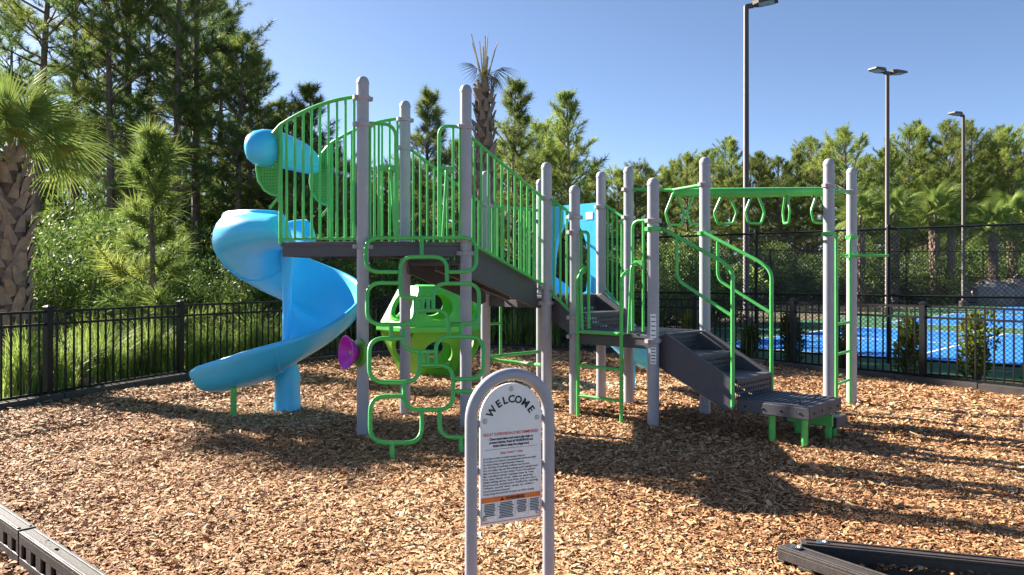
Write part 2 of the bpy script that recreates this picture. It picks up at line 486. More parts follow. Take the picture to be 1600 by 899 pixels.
def make_chips():
    P_, S_ = [], []
    for (y0, y1, dens, size) in ((2.9, 5.2, 8600, 0.62), (5.2, 7.2, 5800, 0.68), (7.2, 9.5, 3200, 0.82), (9.5, 12.5, 1300, 1.1), (12.5, 18, 560, 1.6)):
        x0, x1 = -0.72 * y1 - 0.8, 0.72 * y1 + 0.8
        n = int((x1 - x0) * (y1 - y0) * dens)
        x = RNG.uniform(x0, x1, n); y = RNG.uniform(y0, y1, n)
        k = (np.abs(x) < 0.72 * y + 0.8) & inside(x, y, BED)
        P_.append(np.stack([x[k], y[k]], 1)); S_.append(np.full(k.sum(), size))
    p = np.concatenate(P_); s = np.concatenate(S_)
    # a strip of chips outside the border by the camera
    n = 26000
    x = RNG.uniform(-4.6, -1.6, n); y = RNG.uniform(2.9, 5.4, n)
    d = (x + 3.04) * -0.66 + (y - 4.75) * -0.75
    k = (d > 0.05) & (d < 0.9)
    out = np.stack([x[k], y[k]], 1)
    n_in = len(p)
    p = np.concatenate([p, out]); s = np.concatenate([s, np.full(len(out), 1.0)])
    n = len(p)
    base_z = hump(p[:, 0], p[:, 1]); base_z[n_in:] = -0.17
    L = s * RNG.gamma(4.5, 0.0115, n).clip(0.016, 0.15); W = (L * RNG.uniform(0.16, 0.40, n)).clip(0.007, 0.028 * 1.6)
    big = RNG.random(n) < 0.03; L = np.where(big, L * 2.1, L)
    yaw = RNG.uniform(0, 2 * np.pi, n); pit = RNG.normal(0, 0.24, n); rol = RNG.normal(0, 0.36, n)
    cy, sy = np.cos(yaw), np.sin(yaw)
    ax = np.stack([cy * np.cos(pit), sy * np.cos(pit), np.sin(pit)], 1)
    sd = np.stack([-sy * np.cos(rol), cy * np.cos(rol), np.sin(rol)], 1)
    up = np.cross(ax, sd)
    c = np.stack([p[:, 0], p[:, 1], base_z + RNG.uniform(0.0, 0.022, n)], 1)
    bend = RNG.normal(0, 0.08, n)
    t0 = RNG.uniform(0.35, 1.0, n); t1 = RNG.uniform(0.35, 1.0, n)
    hl = (L / 2)[:, None]; hw = (W / 2)[:, None]
    v = np.stack([c - ax * hl - sd * hw * t0[:, None], c - ax * hl * 0.9 + sd * hw * t0[:, None],
                  c + up * (bend * L)[:, None] - sd * hw, c + up * (bend * L)[:, None] + sd * hw,
                  c + ax * hl - sd * hw * t1[:, None], c + ax * hl * 0.85 + sd * hw * t1[:, None]], 1)
    i = np.arange(n) * 6
    fs = np.stack([i, i + 2, i + 3, i + 1, i + 2, i + 4, i + 5, i + 3], 1).ravel()
    patch = 0.05 * np.sin(p[:, 0] * 1.1 + 2) + 0.05 * np.sin(p[:, 1] * 1.7 + p[:, 0])
    for (cx, cy, rr_) in ((-2.9, 8.7, 0.95), (2.0, 11.6, 0.9)):     # worn, bleached chips at the slide exits
        patch = patch + 0.30 * np.exp(-((p[:, 0] - cx) ** 2 + ((p[:, 1] - cy) * 1.3) ** 2) / rr_ ** 2)
    patch = patch - 0.12 * big
    tint = np.repeat((RNG.beta(2.9, 2.3, n) + patch).clip(0, 1), 6)
    o = link_mesh('wood_chips', np_mesh('wood_chips', v.reshape(-1, 3), fs, 4, 'chips', tint))
    tag(o, 'loose tan and brown wood chips covering the playground', 'wood chips', kind='stuff')
make_chips()

# ------------------------------------------------------------------ courts beyond the right fence
def lat(u, v, z=0.0):                       # lattice coordinates -> world
    return U * u + V * v + Vector((0, 0, z))
def sheet(name, u0, u1, v0, v1, z, mat):
    m = MB(); m.add([lat(u0, v0, z), lat(u1, v0, z), lat(u1, v1, z), lat(u0, v1, z)], [(0, 1, 2, 3)])
    return tag(m.build(name, mat, smooth=False), kind='structure')
sheet('court_surround', 14.4, 52.0, -12.2, 16, -0.020, 'courtg')
sheet('sport_court', 16.6, 26.0, -9.4, 4.0, -0.016, 'courtb')
sheet('sport_court', 29.0, 39.5, -9.4, 4.0, -0.016, 'courtb')
sheet('sport_court', 41.5, 50.5, -9.4, 4.0, -0.016, 'courtb')
for (u0, u1) in ((16.6, 26.0), (29.0, 39.5)):
    um = (u0 + u1) / 2
    for (a, b, c, d) in ((u0, u0 + 0.07, -9.4, 4), (u1 - 0.07, u1, -9.4, 4), (u0 + 0.07, u1 - 0.07, -9.4, -9.33), (u0 + 0.07, u1 - 0.07, 3.93, 4),
                         (u0 + 0.07, u1 - 0.07, -5.0, -4.93), (u0 + 0.07, u1 - 0.07, -0.5, -0.43),
                         (um - 0.035, um + 0.035, -9.33, -5.0), (um - 0.035, um + 0.035, -0.43, 3.93)):
        sheet('court_line', a, b, c, d, -0.012, 'courtw')

# ------------------------------------------------------------------ ornamental fence
def resample(pts, step):
    p = [Vector((x, y, 0)) for x, y in pts]
    # smooth the polyline first
    q = []
    for i in range(len(p) - 1):
        a, b, c, d = p[max(i - 1, 0)], p[i], p[i + 1], p[min(i + 2, len(p) - 1)]
        for k in range(12):
            t = k / 12
            q.append(0.5 * ((2 * b) + (c - a) * t + (2 * a - 5 * b + 4 * c - d) * t * t + (3 * b - a - 3 * c + d) * t ** 3))
    q.append(p[-1])
    out, acc, last = [q[0]], 0.0, q[0]
    for a, b in zip(q, q[1:]):
        seg = (b - a).length
        while acc + seg >= step:
            t = (step - acc) / seg
            a = a + (b - a) * t; out.append(a.copy()); seg = (b - a).length; acc = 0.0
        acc += seg
    return out
fp_left = resample(FENCE_PTS[3:9], 2.36)                 # starts exactly on the two posts seen at the left
fp_pre = resample(FENCE_PTS[3::-1], 2.36)[1:]
fp_right = resample(FENCE_PTS[12:8:-1], 2.30)
fp_post = resample(FENCE_PTS[12:], 2.30)[1:]
FP = fp_pre[::-1] + fp_left + fp_right[::-1] + fp_post
# drop posts crowding each other where the two runs meet
FP2 = [FP[0]]
for q in FP[1:]:
    if (q - FP2[-1]).length > 1.2: FP2.append(q)
FP = FP2
def make_fence():
    root = tag(empty('ornamental_fence', FP[0]), 'low black metal picket fence curving around the wood chip playground', 'fence')
    post = MB().box((0, 0, 0.61), 0.085, 0.085, 1.24)
    post.add([(-.05, -.05, 1.23), (.05, -.05, 1.23), (.05, .05, 1.23), (-.05, .05, 1.23), (-.05, -.05, 1.25), (.05, -.05, 1.25), (.05, .05, 1.25), (-.05, .05, 1.25), (0, 0, 1.275)],
             [(3, 2, 1, 0), (0, 1, 5, 4), (1, 2, 6, 5), (2, 3, 7, 6), (3, 0, 4, 7), (4, 5, 8), (5, 6, 8), (6, 7, 8), (7, 4, 8)])
    pm = post.mesh('post', M['black'], False)
    pk = MB().box((0, 0, 0.615), 0.021, 0.021, 1.15).mesh('picket', M['black'], False)
    for i, q in enumerate(FP):
        nx = FP[min(i + 1, len(FP) - 1)] - FP[max(i - 1, 0)]
        link_mesh('post', pm, q, (0, 0, math.atan2(nx.y, nx.x)), parent=root)
    for a, b in zip(FP, FP[1:]):
        d = (b - a); l = d.length; d.normalize(); ang = math.atan2(d.y, d.x)
        for z in (1.185, 1.015, 0.10):
            m = MB(); m.bar(a + d * 0.045 + Vector((0, 0, z)), b - d * 0.045 + Vector((0, 0, z)), 0.030, 0.034)
            m.build('rail', 'black', root, smooth=False)
        n = max(2, round(l / 0.128))
        for k in range(1, n):
            link_mesh('picket', pk, a + d * (l * k / n), (0, 0, ang), parent=root)
make_fence()

# plastic border timbers: hollow moulded lengths with square pockets in the side
def timber_mesh(L, H=0.23, W=0.10):
    """along +x from 0 to L, outer side -y, top at z=0"""
    m = MB(); t = 0.018
    m.box((L / 2, 0, -t / 2), L, W, t)                                    # top
    m.box((L / 2, W / 2 - t / 2, -t - (H - t) / 2), L - 0.004, t, H - t)  # inner wall
    n = max(2, int(L / 0.17)); pw = L / n
    for zz, hh in ((-t, 0.055), (-t - 0.055 - 0.085, H - t - 0.14)):      # outer wall: two bands and the webs between pockets
        m.box((L / 2, -W / 2 + t / 2, zz - hh / 2), L, t, hh)
    for k in range(n + 1):
        x0 = 0.0 if k == 0 else k * pw - 0.045
        x1 = L if k == n else k * pw + 0.045
        m.box(((x0 + x1) / 2, -W / 2 + t / 2 + 0.001, -t - 0.055 - 0.0425), x1 - x0, t, 0.085)
    m.box((L / 2, 0, -t - 0.055 - 0.085 - 0.006), L - 0.01, W - 2 * t, 0.01)      # shelf seen in the pockets
    m.box((0.006, 0, -H / 2 - t / 2), 0.012, W - 2 * t, H - t); m.box((L - 0.006, 0, -H / 2 - t / 2), 0.012, W - 2 * t, H - t)
    # low ribs along the top
    m.box((L / 2, W * 0.28, 0.004), L - 0.05, 0.016, 0.008); m.box((L / 2, -W * 0.36, 0.004), L - 0.05, 0.02, 0.008)
    return m
def timber(a, b, ztop, label, group=None, H=0.23, W=0.10, bolts=()):
    a, b = Vector((a[0], a[1], 0)), Vector((b[0], b[1], 0)); d = b - a
    root = tag(empty('border_timber', (a.x, a.y, 0)), label, 'border timber', group)
    me = timber_mesh(d.length - 0.012, H, W).mesh('timber_body', M['timber'], False)
    o = link_mesh('timber_body', me, (a.x, a.y, ztop), (0, 0, math.atan2(d.y, d.x)), parent=root)
    bv = o.modifiers.new('bevel', 'BEVEL'); bv.width = 0.008; bv.segments = 2
    for t in bolts:
        c = lerp(a, b, t) + Vector((0, 0, ztop + 0.004))
        k = MB(); k.lathe(c, [(0.030, -0.002), (0.032, 0.006), (0.022, 0.008), (0.020, 0.003), (0.008, 0.003), (0.007, 0.012), (0.001, 0.013)], 16)
        k.build('stake_head', 'steel', root)
    return root
BD = Vector((0.75, -0.66, 0)).normalized(); B0 = Vector((-3.06, 4.77, 0))
LAB_L = 'black plastic border timber with square side pockets at the wood chip edge'
timber(B0 - BD * 3.72, B0 - BD * 2.48, 0.06, LAB_L, 'border timbers with lit pockets')
timber(B0 - BD * 2.47, B0 - BD * 1.24, 0.06, LAB_L, 'border timbers with lit pockets')
timber(B0 - BD * 1.23, B0, 0.06, LAB_L, 'border timbers with lit pockets')
timber(B0 + BD * 0.01, B0 + BD * 1.25, 0.055, LAB_L, 'border timbers with lit pockets')
timber(B0 + BD * 1.26, B0 + BD * 2.45, 0.055, LAB_L, 'border timbers with lit pockets')
# hairpin corner at the lower right
timber((1.60, 4.45), (2.42, 3.28), 0.075, 'short black border timber with bright scuffed side at hairpin corner', W=0.115, bolts=(0.06,))
timber((5.2, 3.36), (1.70, 4.48), 0.085, 'long black border timber running from hairpin corner with bolt', W=0.10, bolts=(0.965,))
# kerb timbers along the foot of the fence
LAB_F = 'dark low kerb timber along the foot of picket fence'
inner = []
for i, q in enumerate(FP):
    t = (FP[min(i + 1, len(FP) - 1)] - FP[max(i - 1, 0)]).normalized()
    nrm = Vector((t.y, -t.x, 0))
    if nrm.dot(Vector((0.5, 9.5, 0)) - q) < 0: nrm = -nrm
    inner.append(q + nrm * 0.16)
kp = resample([(q.x, q.y) for q in inner], 1.22)
for a, b in zip(kp, kp[1:]):
    d = b - a; ang = math.atan2(d.y, d.x)
    m = MB(); l = d.length - 0.015; m.box((l / 2, 0, 0.03), l, 0.10, 0.12)
    m.box((l / 2, 0.02, 0.094), l - 0.06, 0.03, 0.008)
    o = m.build('kerb_timber', 'timber', smooth=False, bevel=0.012)
    o.location = a; o.rotation_euler = (0, 0, ang)
    tag(o, LAB_F, 'border timber', 'kerb timbers along the fence')

# ------------------------------------------------------------------ tall chain link fences
def chain_fence(pts, H, label, group=None, pitch=0.085, wire=0.005, midrail=True, post_every=None, bottom=0.05):
    p = [Vector((x, y, 0)) for x, y in pts]
    root = tag(empty('chain_link_fence', p[0]), label, 'fence', group)
    for q in p:
        m = MB(); m.tube([q + Vector((0, 0, -0.05)), q + Vector((0, 0, H + 0.03))], 0.036, 10)
        m.lathe(q + Vector((0, 0, H + 0.02)), [(0.044, 0), (0.044, 0.035), (0.03, 0.06), (0.004, 0.075)], 10)
        m.build('post', 'black', root)
    wires = []
    for a, b in zip(p, p[1:]):
        for z in [H, bottom + 0.03] + ([H * 0.5] if midrail else []):
            m = MB(); m.tube([a + Vector((0, 0, z)), b + Vector((0, 0, z))], 0.022, 8); m.build('rail', 'black', root)
        l = (b - a).length; d = (b - a) / l; h = H - bottom
        n = int((l + h) / pitch)
        for sgn in (1, -1):
            for k in range(n):
                x0 = k * pitch - h            # along +45 degrees
                s0, s1 = max(0.0, -x0), min(h, l - x0)
                if s1 - s0 < 0.02: continue
                def pt(s_):
                    x = x0 + s_
                    if sgn < 0: x = l - x
                    return a + d * x + Vector((0, 0, bottom + s_))
                wires.append((pt(s0), pt(s1), d))
    vs, fs = [], []
    for (a, b, d) in wires:
        t = (b - a).normalized(); n1 = Vector((-d.y, d.x, 0)); n2 = t.cross(n1)
        o = len(vs)
        for q in (a, b):
            for k in range(3):
                an = 2 * math.pi * k / 3
                vs.append(q + (n1 * math.cos(an) + n2 * math.sin(an)) * wire)
        for k in range(3):
            fs.append((o + k, o + (k + 1) % 3, o + 3 + (k + 1) % 3, o + 3 + k))
    m = MB(); m.v = [tuple(x) for x in vs]; m.f = fs
    tag(m.build('wire_mesh', 'wire', root, smooth=False), kind='stuff')
    return root
CL0, CL1 = Vector((1.3, 19.35, 0)), Vector((9.6, 12.75, 0))
cl = [tuple(lerp(CL0, CL1, t)[:2]) for t in (0, 0.22, 0.475, 0.72, 0.98)] + [(11.4, 11.3), (13.2, 9.9)]
chain_fence(cl, 2.58, 'tall black chain link fence in front of the blue courts')
far = [lat(45.5, v) for v in (-16, -12, -8, -4, 0, 4)]
chain_fence([(8.0, 38.0), (11.5, 41.5), (15.0, 43.8), (19.0, 45.0), (24.0, 46.0), (29.0, 46.5), (35, 46.0)], 3.2, 'far black chain link fence behind the blue courts', pitch=0.22, wire=0.009, midrail=True)

# ------------------------------------------------------------------ the play structure
Z1, Z2, Z3 = 1.016, 1.42, 2.03
A = Vector((-1.576, 7.98, 0)); C = Vector((-0.508, 8.32, 0)); B = Vector((-1.285, 9.08, 0))
D = Vector((0.425, 9.287, 0)); MM = Vector((-0.352, 10.05, 0))
D2 = MM + U * 1.10; FF = D + U * 1.10
E = Vector((0.745, 8.98, 0)); HH = E + V * 1.10; GG = E + U * 1.10; II = HH + U * 1.10
JJ = Vector((3.826, 9.12, 0)); KK = Vector((4.44, 9.87, 0))
def z(v, h): return Vector((v[0], v[1], h))
PS = tag(empty('play_structure', (0.3, 9.2, 0)), 'green, blue and grey climbing structure with spiral slide on wood chips', 'play structure')

def tube_part(name, paths, r, parent=PS, mat='green', n=10):
    m = MB()
    for p in paths: m.tube(p, r, n)
    return m.build(name, mat, parent)
def post(q, top, clamps=(), gclamps=(), face=None):
    m = MB(); r_ = 0.0635
    m.lathe(z(q, -0.1), [(r_, 0), (r_, top - 0.08 + 0.1)], 20)
    o = m.build('post', 'grey', PS)
    c = MB(); c.lathe(z(q, top - 0.085), [(r_ + 0.004, 0), (r_ + 0.004, 0.022), (r_ + 0.001, 0.03), (0.060, 0.045), (0.048, 0.068), (0.028, 0.081), (0.004, 0.086)], 20)
    c.build('post_cap', 'grey', o)
    for lst, mt in ((clamps, 'clamp'), (gclamps, 'green')):
        for h in lst:
            k = MB(); k.lathe(z(q, h - 0.025), [(0.066, 0), (0.078, 0.004), (0.080, 0.025), (0.078, 0.046), (0.066, 0.05)], 18)
            for an in (0.6, 0.6 + math.pi):
                dv = Vector((math.cos(an), math.sin(an), 0))
                k.box(z(q, h) + dv * 0.088, 0.035, 0.05, 0.042, dv, Vector((-dv.y, dv.x, 0)))
                k.lathe(z(q, h) + dv * 0.088 + Vector((-dv.y, dv.x, 0)) * -0.035, [(0.010, 0), (0.010, 0.07)], 8, axis=(-dv.y, dv.x, 0))
            k.build('clamp', mt, o)
    return o
post(A, 3.77, (3.54, 3.26, Z3 - 0.06))
post(B, 3.77, (3.54, 3.20, Z3 - 0.06))
post(C, 3.77, (3.30, Z3 + 0.02, Z3 - 0.12))
post(D, 3.06, (2.62, 1.52, 1.33))
post(MM, 3.06, (2.6, 1.4))
post(D2, 3.06, (2.45, 1.4))
post(FF, 3.06, (2.58, 1.4))
post(E, 2.74, (2.36, 2.18, 1.17, Z1 - 0.07))
post(HH, 2.73, (2.26, Z1 - 0.06), (2.17,))
post(GG, 3.08, (2.78, 2.42, 0.95))
post(II, 3.08, (2.75, 0.95), (2.17,))
post(JJ, 3.08, (2.75,), (2.17,))
post(KK, 3.08, (2.76,), (2.17, 1.93))

# --- decks
def deck(pts, h, name='deck', th=0.045, skirt=0.11):
    m = MB()
    m.prism([z(p, h - th) for p in pts], (0, 0, th))
    o = m.build(name, 'deck', PS, smooth=False, bevel=0.006)
    k = MB(); n = len(pts); ctr = sum((z(p, 0) for p in pts), Vector()) / n
    for i in range(n):
        a, b = z(pts[i], h - skirt / 2 - th - 0.001), z(pts[(i + 1) % n], h - skirt / 2 - th - 0.001)
        inn = (z(ctr, a.z) - (a + b) / 2).normalized() * 0.022
        d = (b - a).normalized() * 0.03
        k.bar(a + inn + d, b + inn - d, 0.03, skirt)
    k.build('deck_skirt', 'deck', o, smooth=False)
    # raised coated grid that gives the deck its slotted look
    g = MB(); a, b, c = [z(p, h + 0.003) for p in (pts[0], pts[1], pts[-1])]
    e1, e2 = b - a, c - a
    if n == 4:
        for s_ in range(1, 14):
            t = s_ / 14
            g.bar(a + e1 * t + e2 * 0.06, a + e1 * t + e2 * 0.94, 0.018, 0.010)
        g.build('deck_rib', 'deck', o, smooth=False)
    return o
Wd = Vector((-0.968, 0.25, 0)).normalized()
def inset(pts, f=0.03):
    c = sum((Vector(p) for p in pts), Vector()) / len(pts)
    return [Vector(p) + (c - Vector(p)).normalized() * f for p in pts]
deck([A, C, B], Z3)
deck([A + Wd * 0.03, B + Wd * 0.03, B + Wd * 0.98, A + Wd * 0.98], Z3 - 0.004)
deck([D, FF, D2, MM], Z2)
deck([E, HH, II, GG], Z1)

# --- guard panels: rails and one object per baluster
def guard(a0, a1, zt0, zt1, zb0, zb1, n, arch=None, rr=0.019, br=0.0135, skip=0.07):
    """a0,a1: plan ends. top rail zt0->zt1, bottom rail zb0->zb1"""
    a0, a1 = z(a0, 0), z(a1, 0); d = (a1 - a0).normalized()
    s0, s1 = a0 + d * skip, a1 - d * skip
    m = MB()
    m.tube([z(s0, zt0), z(s1, zt1)], rr, 10)
    o = m.build('guardrail', 'green', PS)
    m = MB(); m.tube([z(s0, zb0), z(s1, zb1)], rr * 0.9, 10); m.build('bottom_rail', 'green', o)
    for k in range(n):
        t = (k + 0.5) / n
        q = lerp(s0, s1, t)
        b_ = MB(); b_.tube([z(q, lerp(zb0, zb1, t)), z(q, lerp(zt0, zt1, t))], br, 8)
        b_.build('baluster', 'green', o)
    return o
slope = (Z3 - Z2)
guard(C, D, 3.20, 2.62, Z3 + 0.0, Z2 + 0.14, 11)
guard(B, MM, 3.20, 2.62, Z3 + 0.0, Z2 + 0.14, 11)
guard(MM, D2, 2.60, 2.60, Z2 + 0.06, Z2 + 0.06, 9)
guard(D, E, 2.60, 2.42, Z2 + 0.05, Z1 + 0.22, 3)
guard(FF, GG, 2.60, 2.42, Z2 + 0.05, Z1 + 0.22, 4)

# --- stairs
def flight(base0, base1, run, ztop, zbot, nris, depth, swing=0.0, label=None, ext=0.0):
    """treads from the edge base0-base1 along run; returns the part"""
    base0, base1, run = Vector(base0), Vector(base1), Vector(run)
    side = (base1 - base0); wdt = side.length; side.normalize()
    L = run.length; d = run.normalized(); rise = (ztop - zbot) / nris; tr = L / (nris - 1)
    c0 = (base0 + base1) / 2
    m = MB(); m.bar(z(c0 + d * 0.03, ztop - 0.28), z(c0 + d * (L - 0.03), zbot - 0.04), 0.06, 0.05)      # carrier under the treads
    root = m.build('staircase', 'deck', PS, smooth=False)
    for k in range(1, nris):
        h = ztop - rise * k
        c = c0 + d * (tr * (k - 0.5))
        m = MB(); m.box(z(c, h - 0.02), tr + 0.03, wdt - 0.06, 0.04, d, side); m.build('tread', 'deck', root, smooth=False, bevel=0.006)
    for k in range(nris):
        h1 = ztop - rise * k - (0.045 if k else 0.05); h0 = ztop - rise * (k + 1) + 0.003
        x = tr * k + (0.0 if k else 0.012)
        a, b = base0 + d * x + side * 0.03, base1 + d * x - side * 0.03
        if k == 0: pass
        me = bpy.data.meshes.new('riser')
        me.from_pydata([tuple(z(a, h0)), tuple(z(b, h0)), tuple(z(b, h1 + 0.04)), tuple(z(a, h1 + 0.04))], [], [(0, 1, 2, 3)])
        uv = me.uv_layers.new(name='UVMap')
        W_ = (b - a).length; Hh = h1 + 0.04 - h0
        for li, c_ in enumerate(((0, 0), (W_, 0), (W_, Hh), (0, Hh))): uv.data[li].uv = c_
        me.materials.append(M['perf'])
        ob = bpy.data.objects.new('riser', me); COL.objects.link(ob); ob.parent = root or PS
        if root is None: ob.location = -WORLD[PS.name]
    for q, sg in ((base0, -1), (base1, 1)):
        st = MB()
        o_ = side * sg * 0.0
        pts = [z(q - d * 0.02, ztop - 0.055), z(q + d * 0.10, ztop + 0.02), z(q + d * L, zbot + rise * 0.95), z(q + d * (L + ext), zbot + rise * 0.80),
               z(q + d * (L + ext), zbot - 0.10), z(q + d * (L * 0.93), zbot - 0.13), z(q - d * 0.02, ztop - depth)]
        st.prism([p + side * (sg * 0.004 - 0.018) for p in pts], side * 0.036)
        st.build('stringer', 'deck', root or PS, smooth=False, bevel=0.005)
    return root
# between high and middle decks
off = 0.10
flight(lerp(C, B, 0.085), lerp(C, B, 0.915), U * 1.25, Z3, Z2, 3, 0.34)
flight(lerp(D, FF, 0.10), lerp(D, FF, 0.90), V * 0.47, Z2, Z1, 2, 0.30)
LS0, LS1 = lerp(HH, II, 0.10), lerp(HH, II, 0.86)
flight(LS0, LS1, V * 0.90, Z1, 0.406, 3, 0.34)

# --- transfer platform with legs and a low step
T0 = LS0 + V * 0.92; T1 = LS1 + V * 0.92
tp = [T0 + U * 0.02, T1 - U * 0.03, T1 - U * 0.03 + V * 0.74, T0 + U * 0.02 + V * 0.74]
pl = MB(); pl.prism([z(p, 0.395) for p in tp], (0, 0, 0.02))
TPo = pl.build('transfer_platform', 'deck', PS, smooth=False)
k = MB()
ctr = sum(tp, Vector()) / 4
for i in range(4):
    a, b = tp[i], tp[(i + 1) % 4]
    inn = (ctr - (a + b) / 2).normalized() * 0.012
    k.bar(z(a + inn, 0.345), z(b + inn, 0.345), 0.03, 0.115)
k.build('platform_skirt', 'deck', TPo, smooth=False, bevel=0.008)
for t in (0.12, 0.37, 0.62, 0.87):
    for (a_, b_, n_) in ((tp[0], tp[3], -U), (tp[3], tp[2], V)):
        bt = MB(); bt.lathe(z(lerp(a_, b_, t), 0.345) + n_ * 0.004, [(0.012, -0.004), (0.012, 0.003), (0.008, 0.006), (0.002, 0.007)], 8, axis=n_); bt.build('bolt', 'black', TPo)
rb = MB()
for s_ in range(1, 11):
    t = s_ / 11
    rb.bar(z(lerp(tp[0], tp[3], t) + U * 0.05, 0.418), z(lerp(tp[1], tp[2], t) - U * 0.05, 0.418), 0.02, 0.010)
rb.build('platform_rib', 'deck', TPo, smooth=False)
# a hand slot pair on the tread
for t in (0.25, 0.7):
    h_ = MB(); c_ = lerp(lerp(tp[0], tp[1], t), lerp(tp[3], tp[2], t), 0.80)
    h_.tube(fillet([z(c_ - U * 0.07, 0.42), z(c_ - U * 0.07, 0.452), z(c_ + U * 0.07, 0.452), z(c_ + U * 0.07, 0.42)], 0.02), 0.009, 8)
    h_.build('hand_grip', 'deck', TPo)
for (fx, fy) in ((0.45, 0.10), (0.88, 0.12), (0.88, 0.86), (0.45, 0.86)):
    q = lerp(lerp(tp[0], tp[3], fx), lerp(tp[1], tp[2], fx), fy)
    l_ = MB(); l_.lathe(z(q, -0.06), [(0.034, 0), (0.034, 0.38)], 12); l_.build('leg', 'green', TPo)
gb = MB(); gb.bar(z(lerp(tp[0], tp[3], 0.35) + U * 0.60, 0.20), z(lerp(tp[0], tp[3], 0.98) + U * 0.60, 0.20), 0.035, 0.12)
gb.build('support_beam', 'green', TPo, smooth=False, bevel=0.004)
lp = [tp[1] + U * 0.012 + V * 0.12, tp[1] + U * 0.30 + V * 0.12, tp[2] + U * 0.30 - V * 0.05, tp[2] + U * 0.012 - V * 0.05]
ls = MB(); ls.prism([z(p, 0.09) for p in lp], (0, 0, 0.11)); lo = ls.build('low_step', 'deck', PS, smooth=False, bevel=0.008)
for fx in (0.15, 0.85):
    q = lerp(lerp(lp[0], lp[3], fx), lerp(lp[1], lp[2], fx), 0.5)
    l_ = MB(); l_.lathe(z(q, -0.06), [(0.030, 0), (0.030, 0.15)], 10); l_.build('leg', 'green', lo)

# --- stair handrails
def handrail(q, base_h, foot_z):
    e0 = q
    top = Vector(q)
    s_top0 = z(q + V * 0.07, 2.17)
    run_end = q + V * 0.87
    p1 = z(run_end, 1.70)
    m = MB()
    m.tube(fillet([s_top0, z(q + V * 0.79, 1.80), z(run_end + V * 0.02, 1.70), z(run_end + V * 0.02, foot_z)], 0.10), 0.021, 10)
    o = m.build('handrail', 'green', PS)
    k = MB()
    k.tube(fillet([z(q + V * 0.24, 2.06), z(q + V * 0.24, 1.62), z(run_end + V * 0.02, 1.25)], 0.09), 0.018, 10)
    k.build('lower_rail', 'green', o)
    return o
handrail(HH + U * 0.09, Z1, 0.33)
handrail(II - U * 0.13, Z1, 0.40)

# --- curved entry panels beside the spiral slide
def entry_panel(q):
    """q: post; panel runs along Wd away from it"""
    top = []
    for k in range(15):
        s_ = 0.06 + 0.92 * k / 14
        top.append(z(q + Wd * s_, 3.56 - 0.27 * s_ ** 2.1))
    curl = [(1.08, 3.20), (1.17, 3.10), (1.24, 2.97), (1.265, 2.84), (1.24, 2.71), (1.17, 2.61), (1.08, 2.555), (0.975, 2.54)]
    path = top + [z(q + Wd * a, b) for a, b in curl]
    m = MB(); m.tube(path, 0.020, 10)
    o = m.build('guardrail', 'green', PS)
    m = MB(); m.tube([z(q + Wd * 0.05, Z3 + 0.03), z(q + Wd * 1.0, Z3 + 0.03)], 0.015, 8); m.build('bottom_rail', 'green', o)
    for k in range(9):
        s_ = 0.10 + 0.80 * k / 8.0
        b_ = MB(); b_.tube([z(q + Wd * s_, Z3 + 0.03), z(q + Wd * s_, 3.555 - 0.27 * s_ ** 2.1)], 0.0145, 8); b_.build('baluster', 'green', o)
    b_ = MB(); b_.tube([z(q + Wd * 0.975, Z3 - 0.02), z(q + Wd * 0.975, 3.31)], 0.022, 10); b_.build('end_bar', 'green', o)
    # perforated infill plate
    pts = [(0.985, 3.28)] + [(a - 0.01, b) for a, b in curl[:-1]] + [(0.985, 2.55)]
    me = bpy.data.meshes.new('perforated_plate')
    vs = [tuple(z(q + Wd * a, b)) for a, b in pts]
    nrm = Vector((-Wd.y, Wd.x, 0)) * 0.006
    me.from_pydata(vs, [], [tuple(range(len(vs)))])
    uv = me.uv_layers.new(name='UVMap')
    for i, (a, b) in enumerate(pts): uv.data[i].uv = (a, b)
    me.materials.append(M['perfg'])
    ob = bpy.data.objects.new('perforated_plate', me); COL.objects.link(ob); ob.parent = o
    sd = MB(); sd.tube([z(q + Wd * 1.0, 2.52), z(q + Wd * 1.11, 2.40)], 0.016, 8); sd.build('strut', 'green', o)
    return o
entry_panel(A); entry_panel(B)

# --- spiral slide
SO = Vector((-2.80, 9.42, 0))
A0 = math.atan2(Wd.y, Wd.x) + math.pi / 2            # direction from the axis to the entry (front)
RIM = ((-52, 2.34), (-20, 2.38), (0, 2.40), (60, 2.41), (90, 2.34), (130, 2.10), (180, 1.78), (235, 1.50), (270, 1.28), (309, 0.99), (340, 0.86), (360, 0.77), (400, 0.62), (414, 0.57), (428, 0.51))
FLOOR = ((-52, 2.01), (-10, 2.01), (0, 2.00), (45, 1.80), (90, 1.58), (180, 1.22), (235, 1.05), (270, 0.91), (309, 0.72), (340, 0.54), (360, 0.45), (385, 0.355), (400, 0.315), (414, 0.295), (428, 0.29))
def smooth_interp(x, tab):
    xs = [p[0] for p in tab]; ys = [p[1] for p in tab]
    return float(np.mean([np.interp(x + o, xs, ys) for o in (-14, -7, 0, 7, 14)]))
def slide_section(phi):
    """plan frame for turning angle phi in degrees; <0 is the straight entry, >360 the straight exit"""
    if phi < 0: return SO - Wd * (-phi / 90.0), Vector((math.cos(A0), math.sin(A0), 0))
    if phi > 360: return SO + Wd * ((phi - 360) / 82.0), Vector((math.cos(A0), math.sin(A0), 0))
    a = A0 - R(phi)
    return SO, Vector((math.cos(a), math.sin(a), 0))
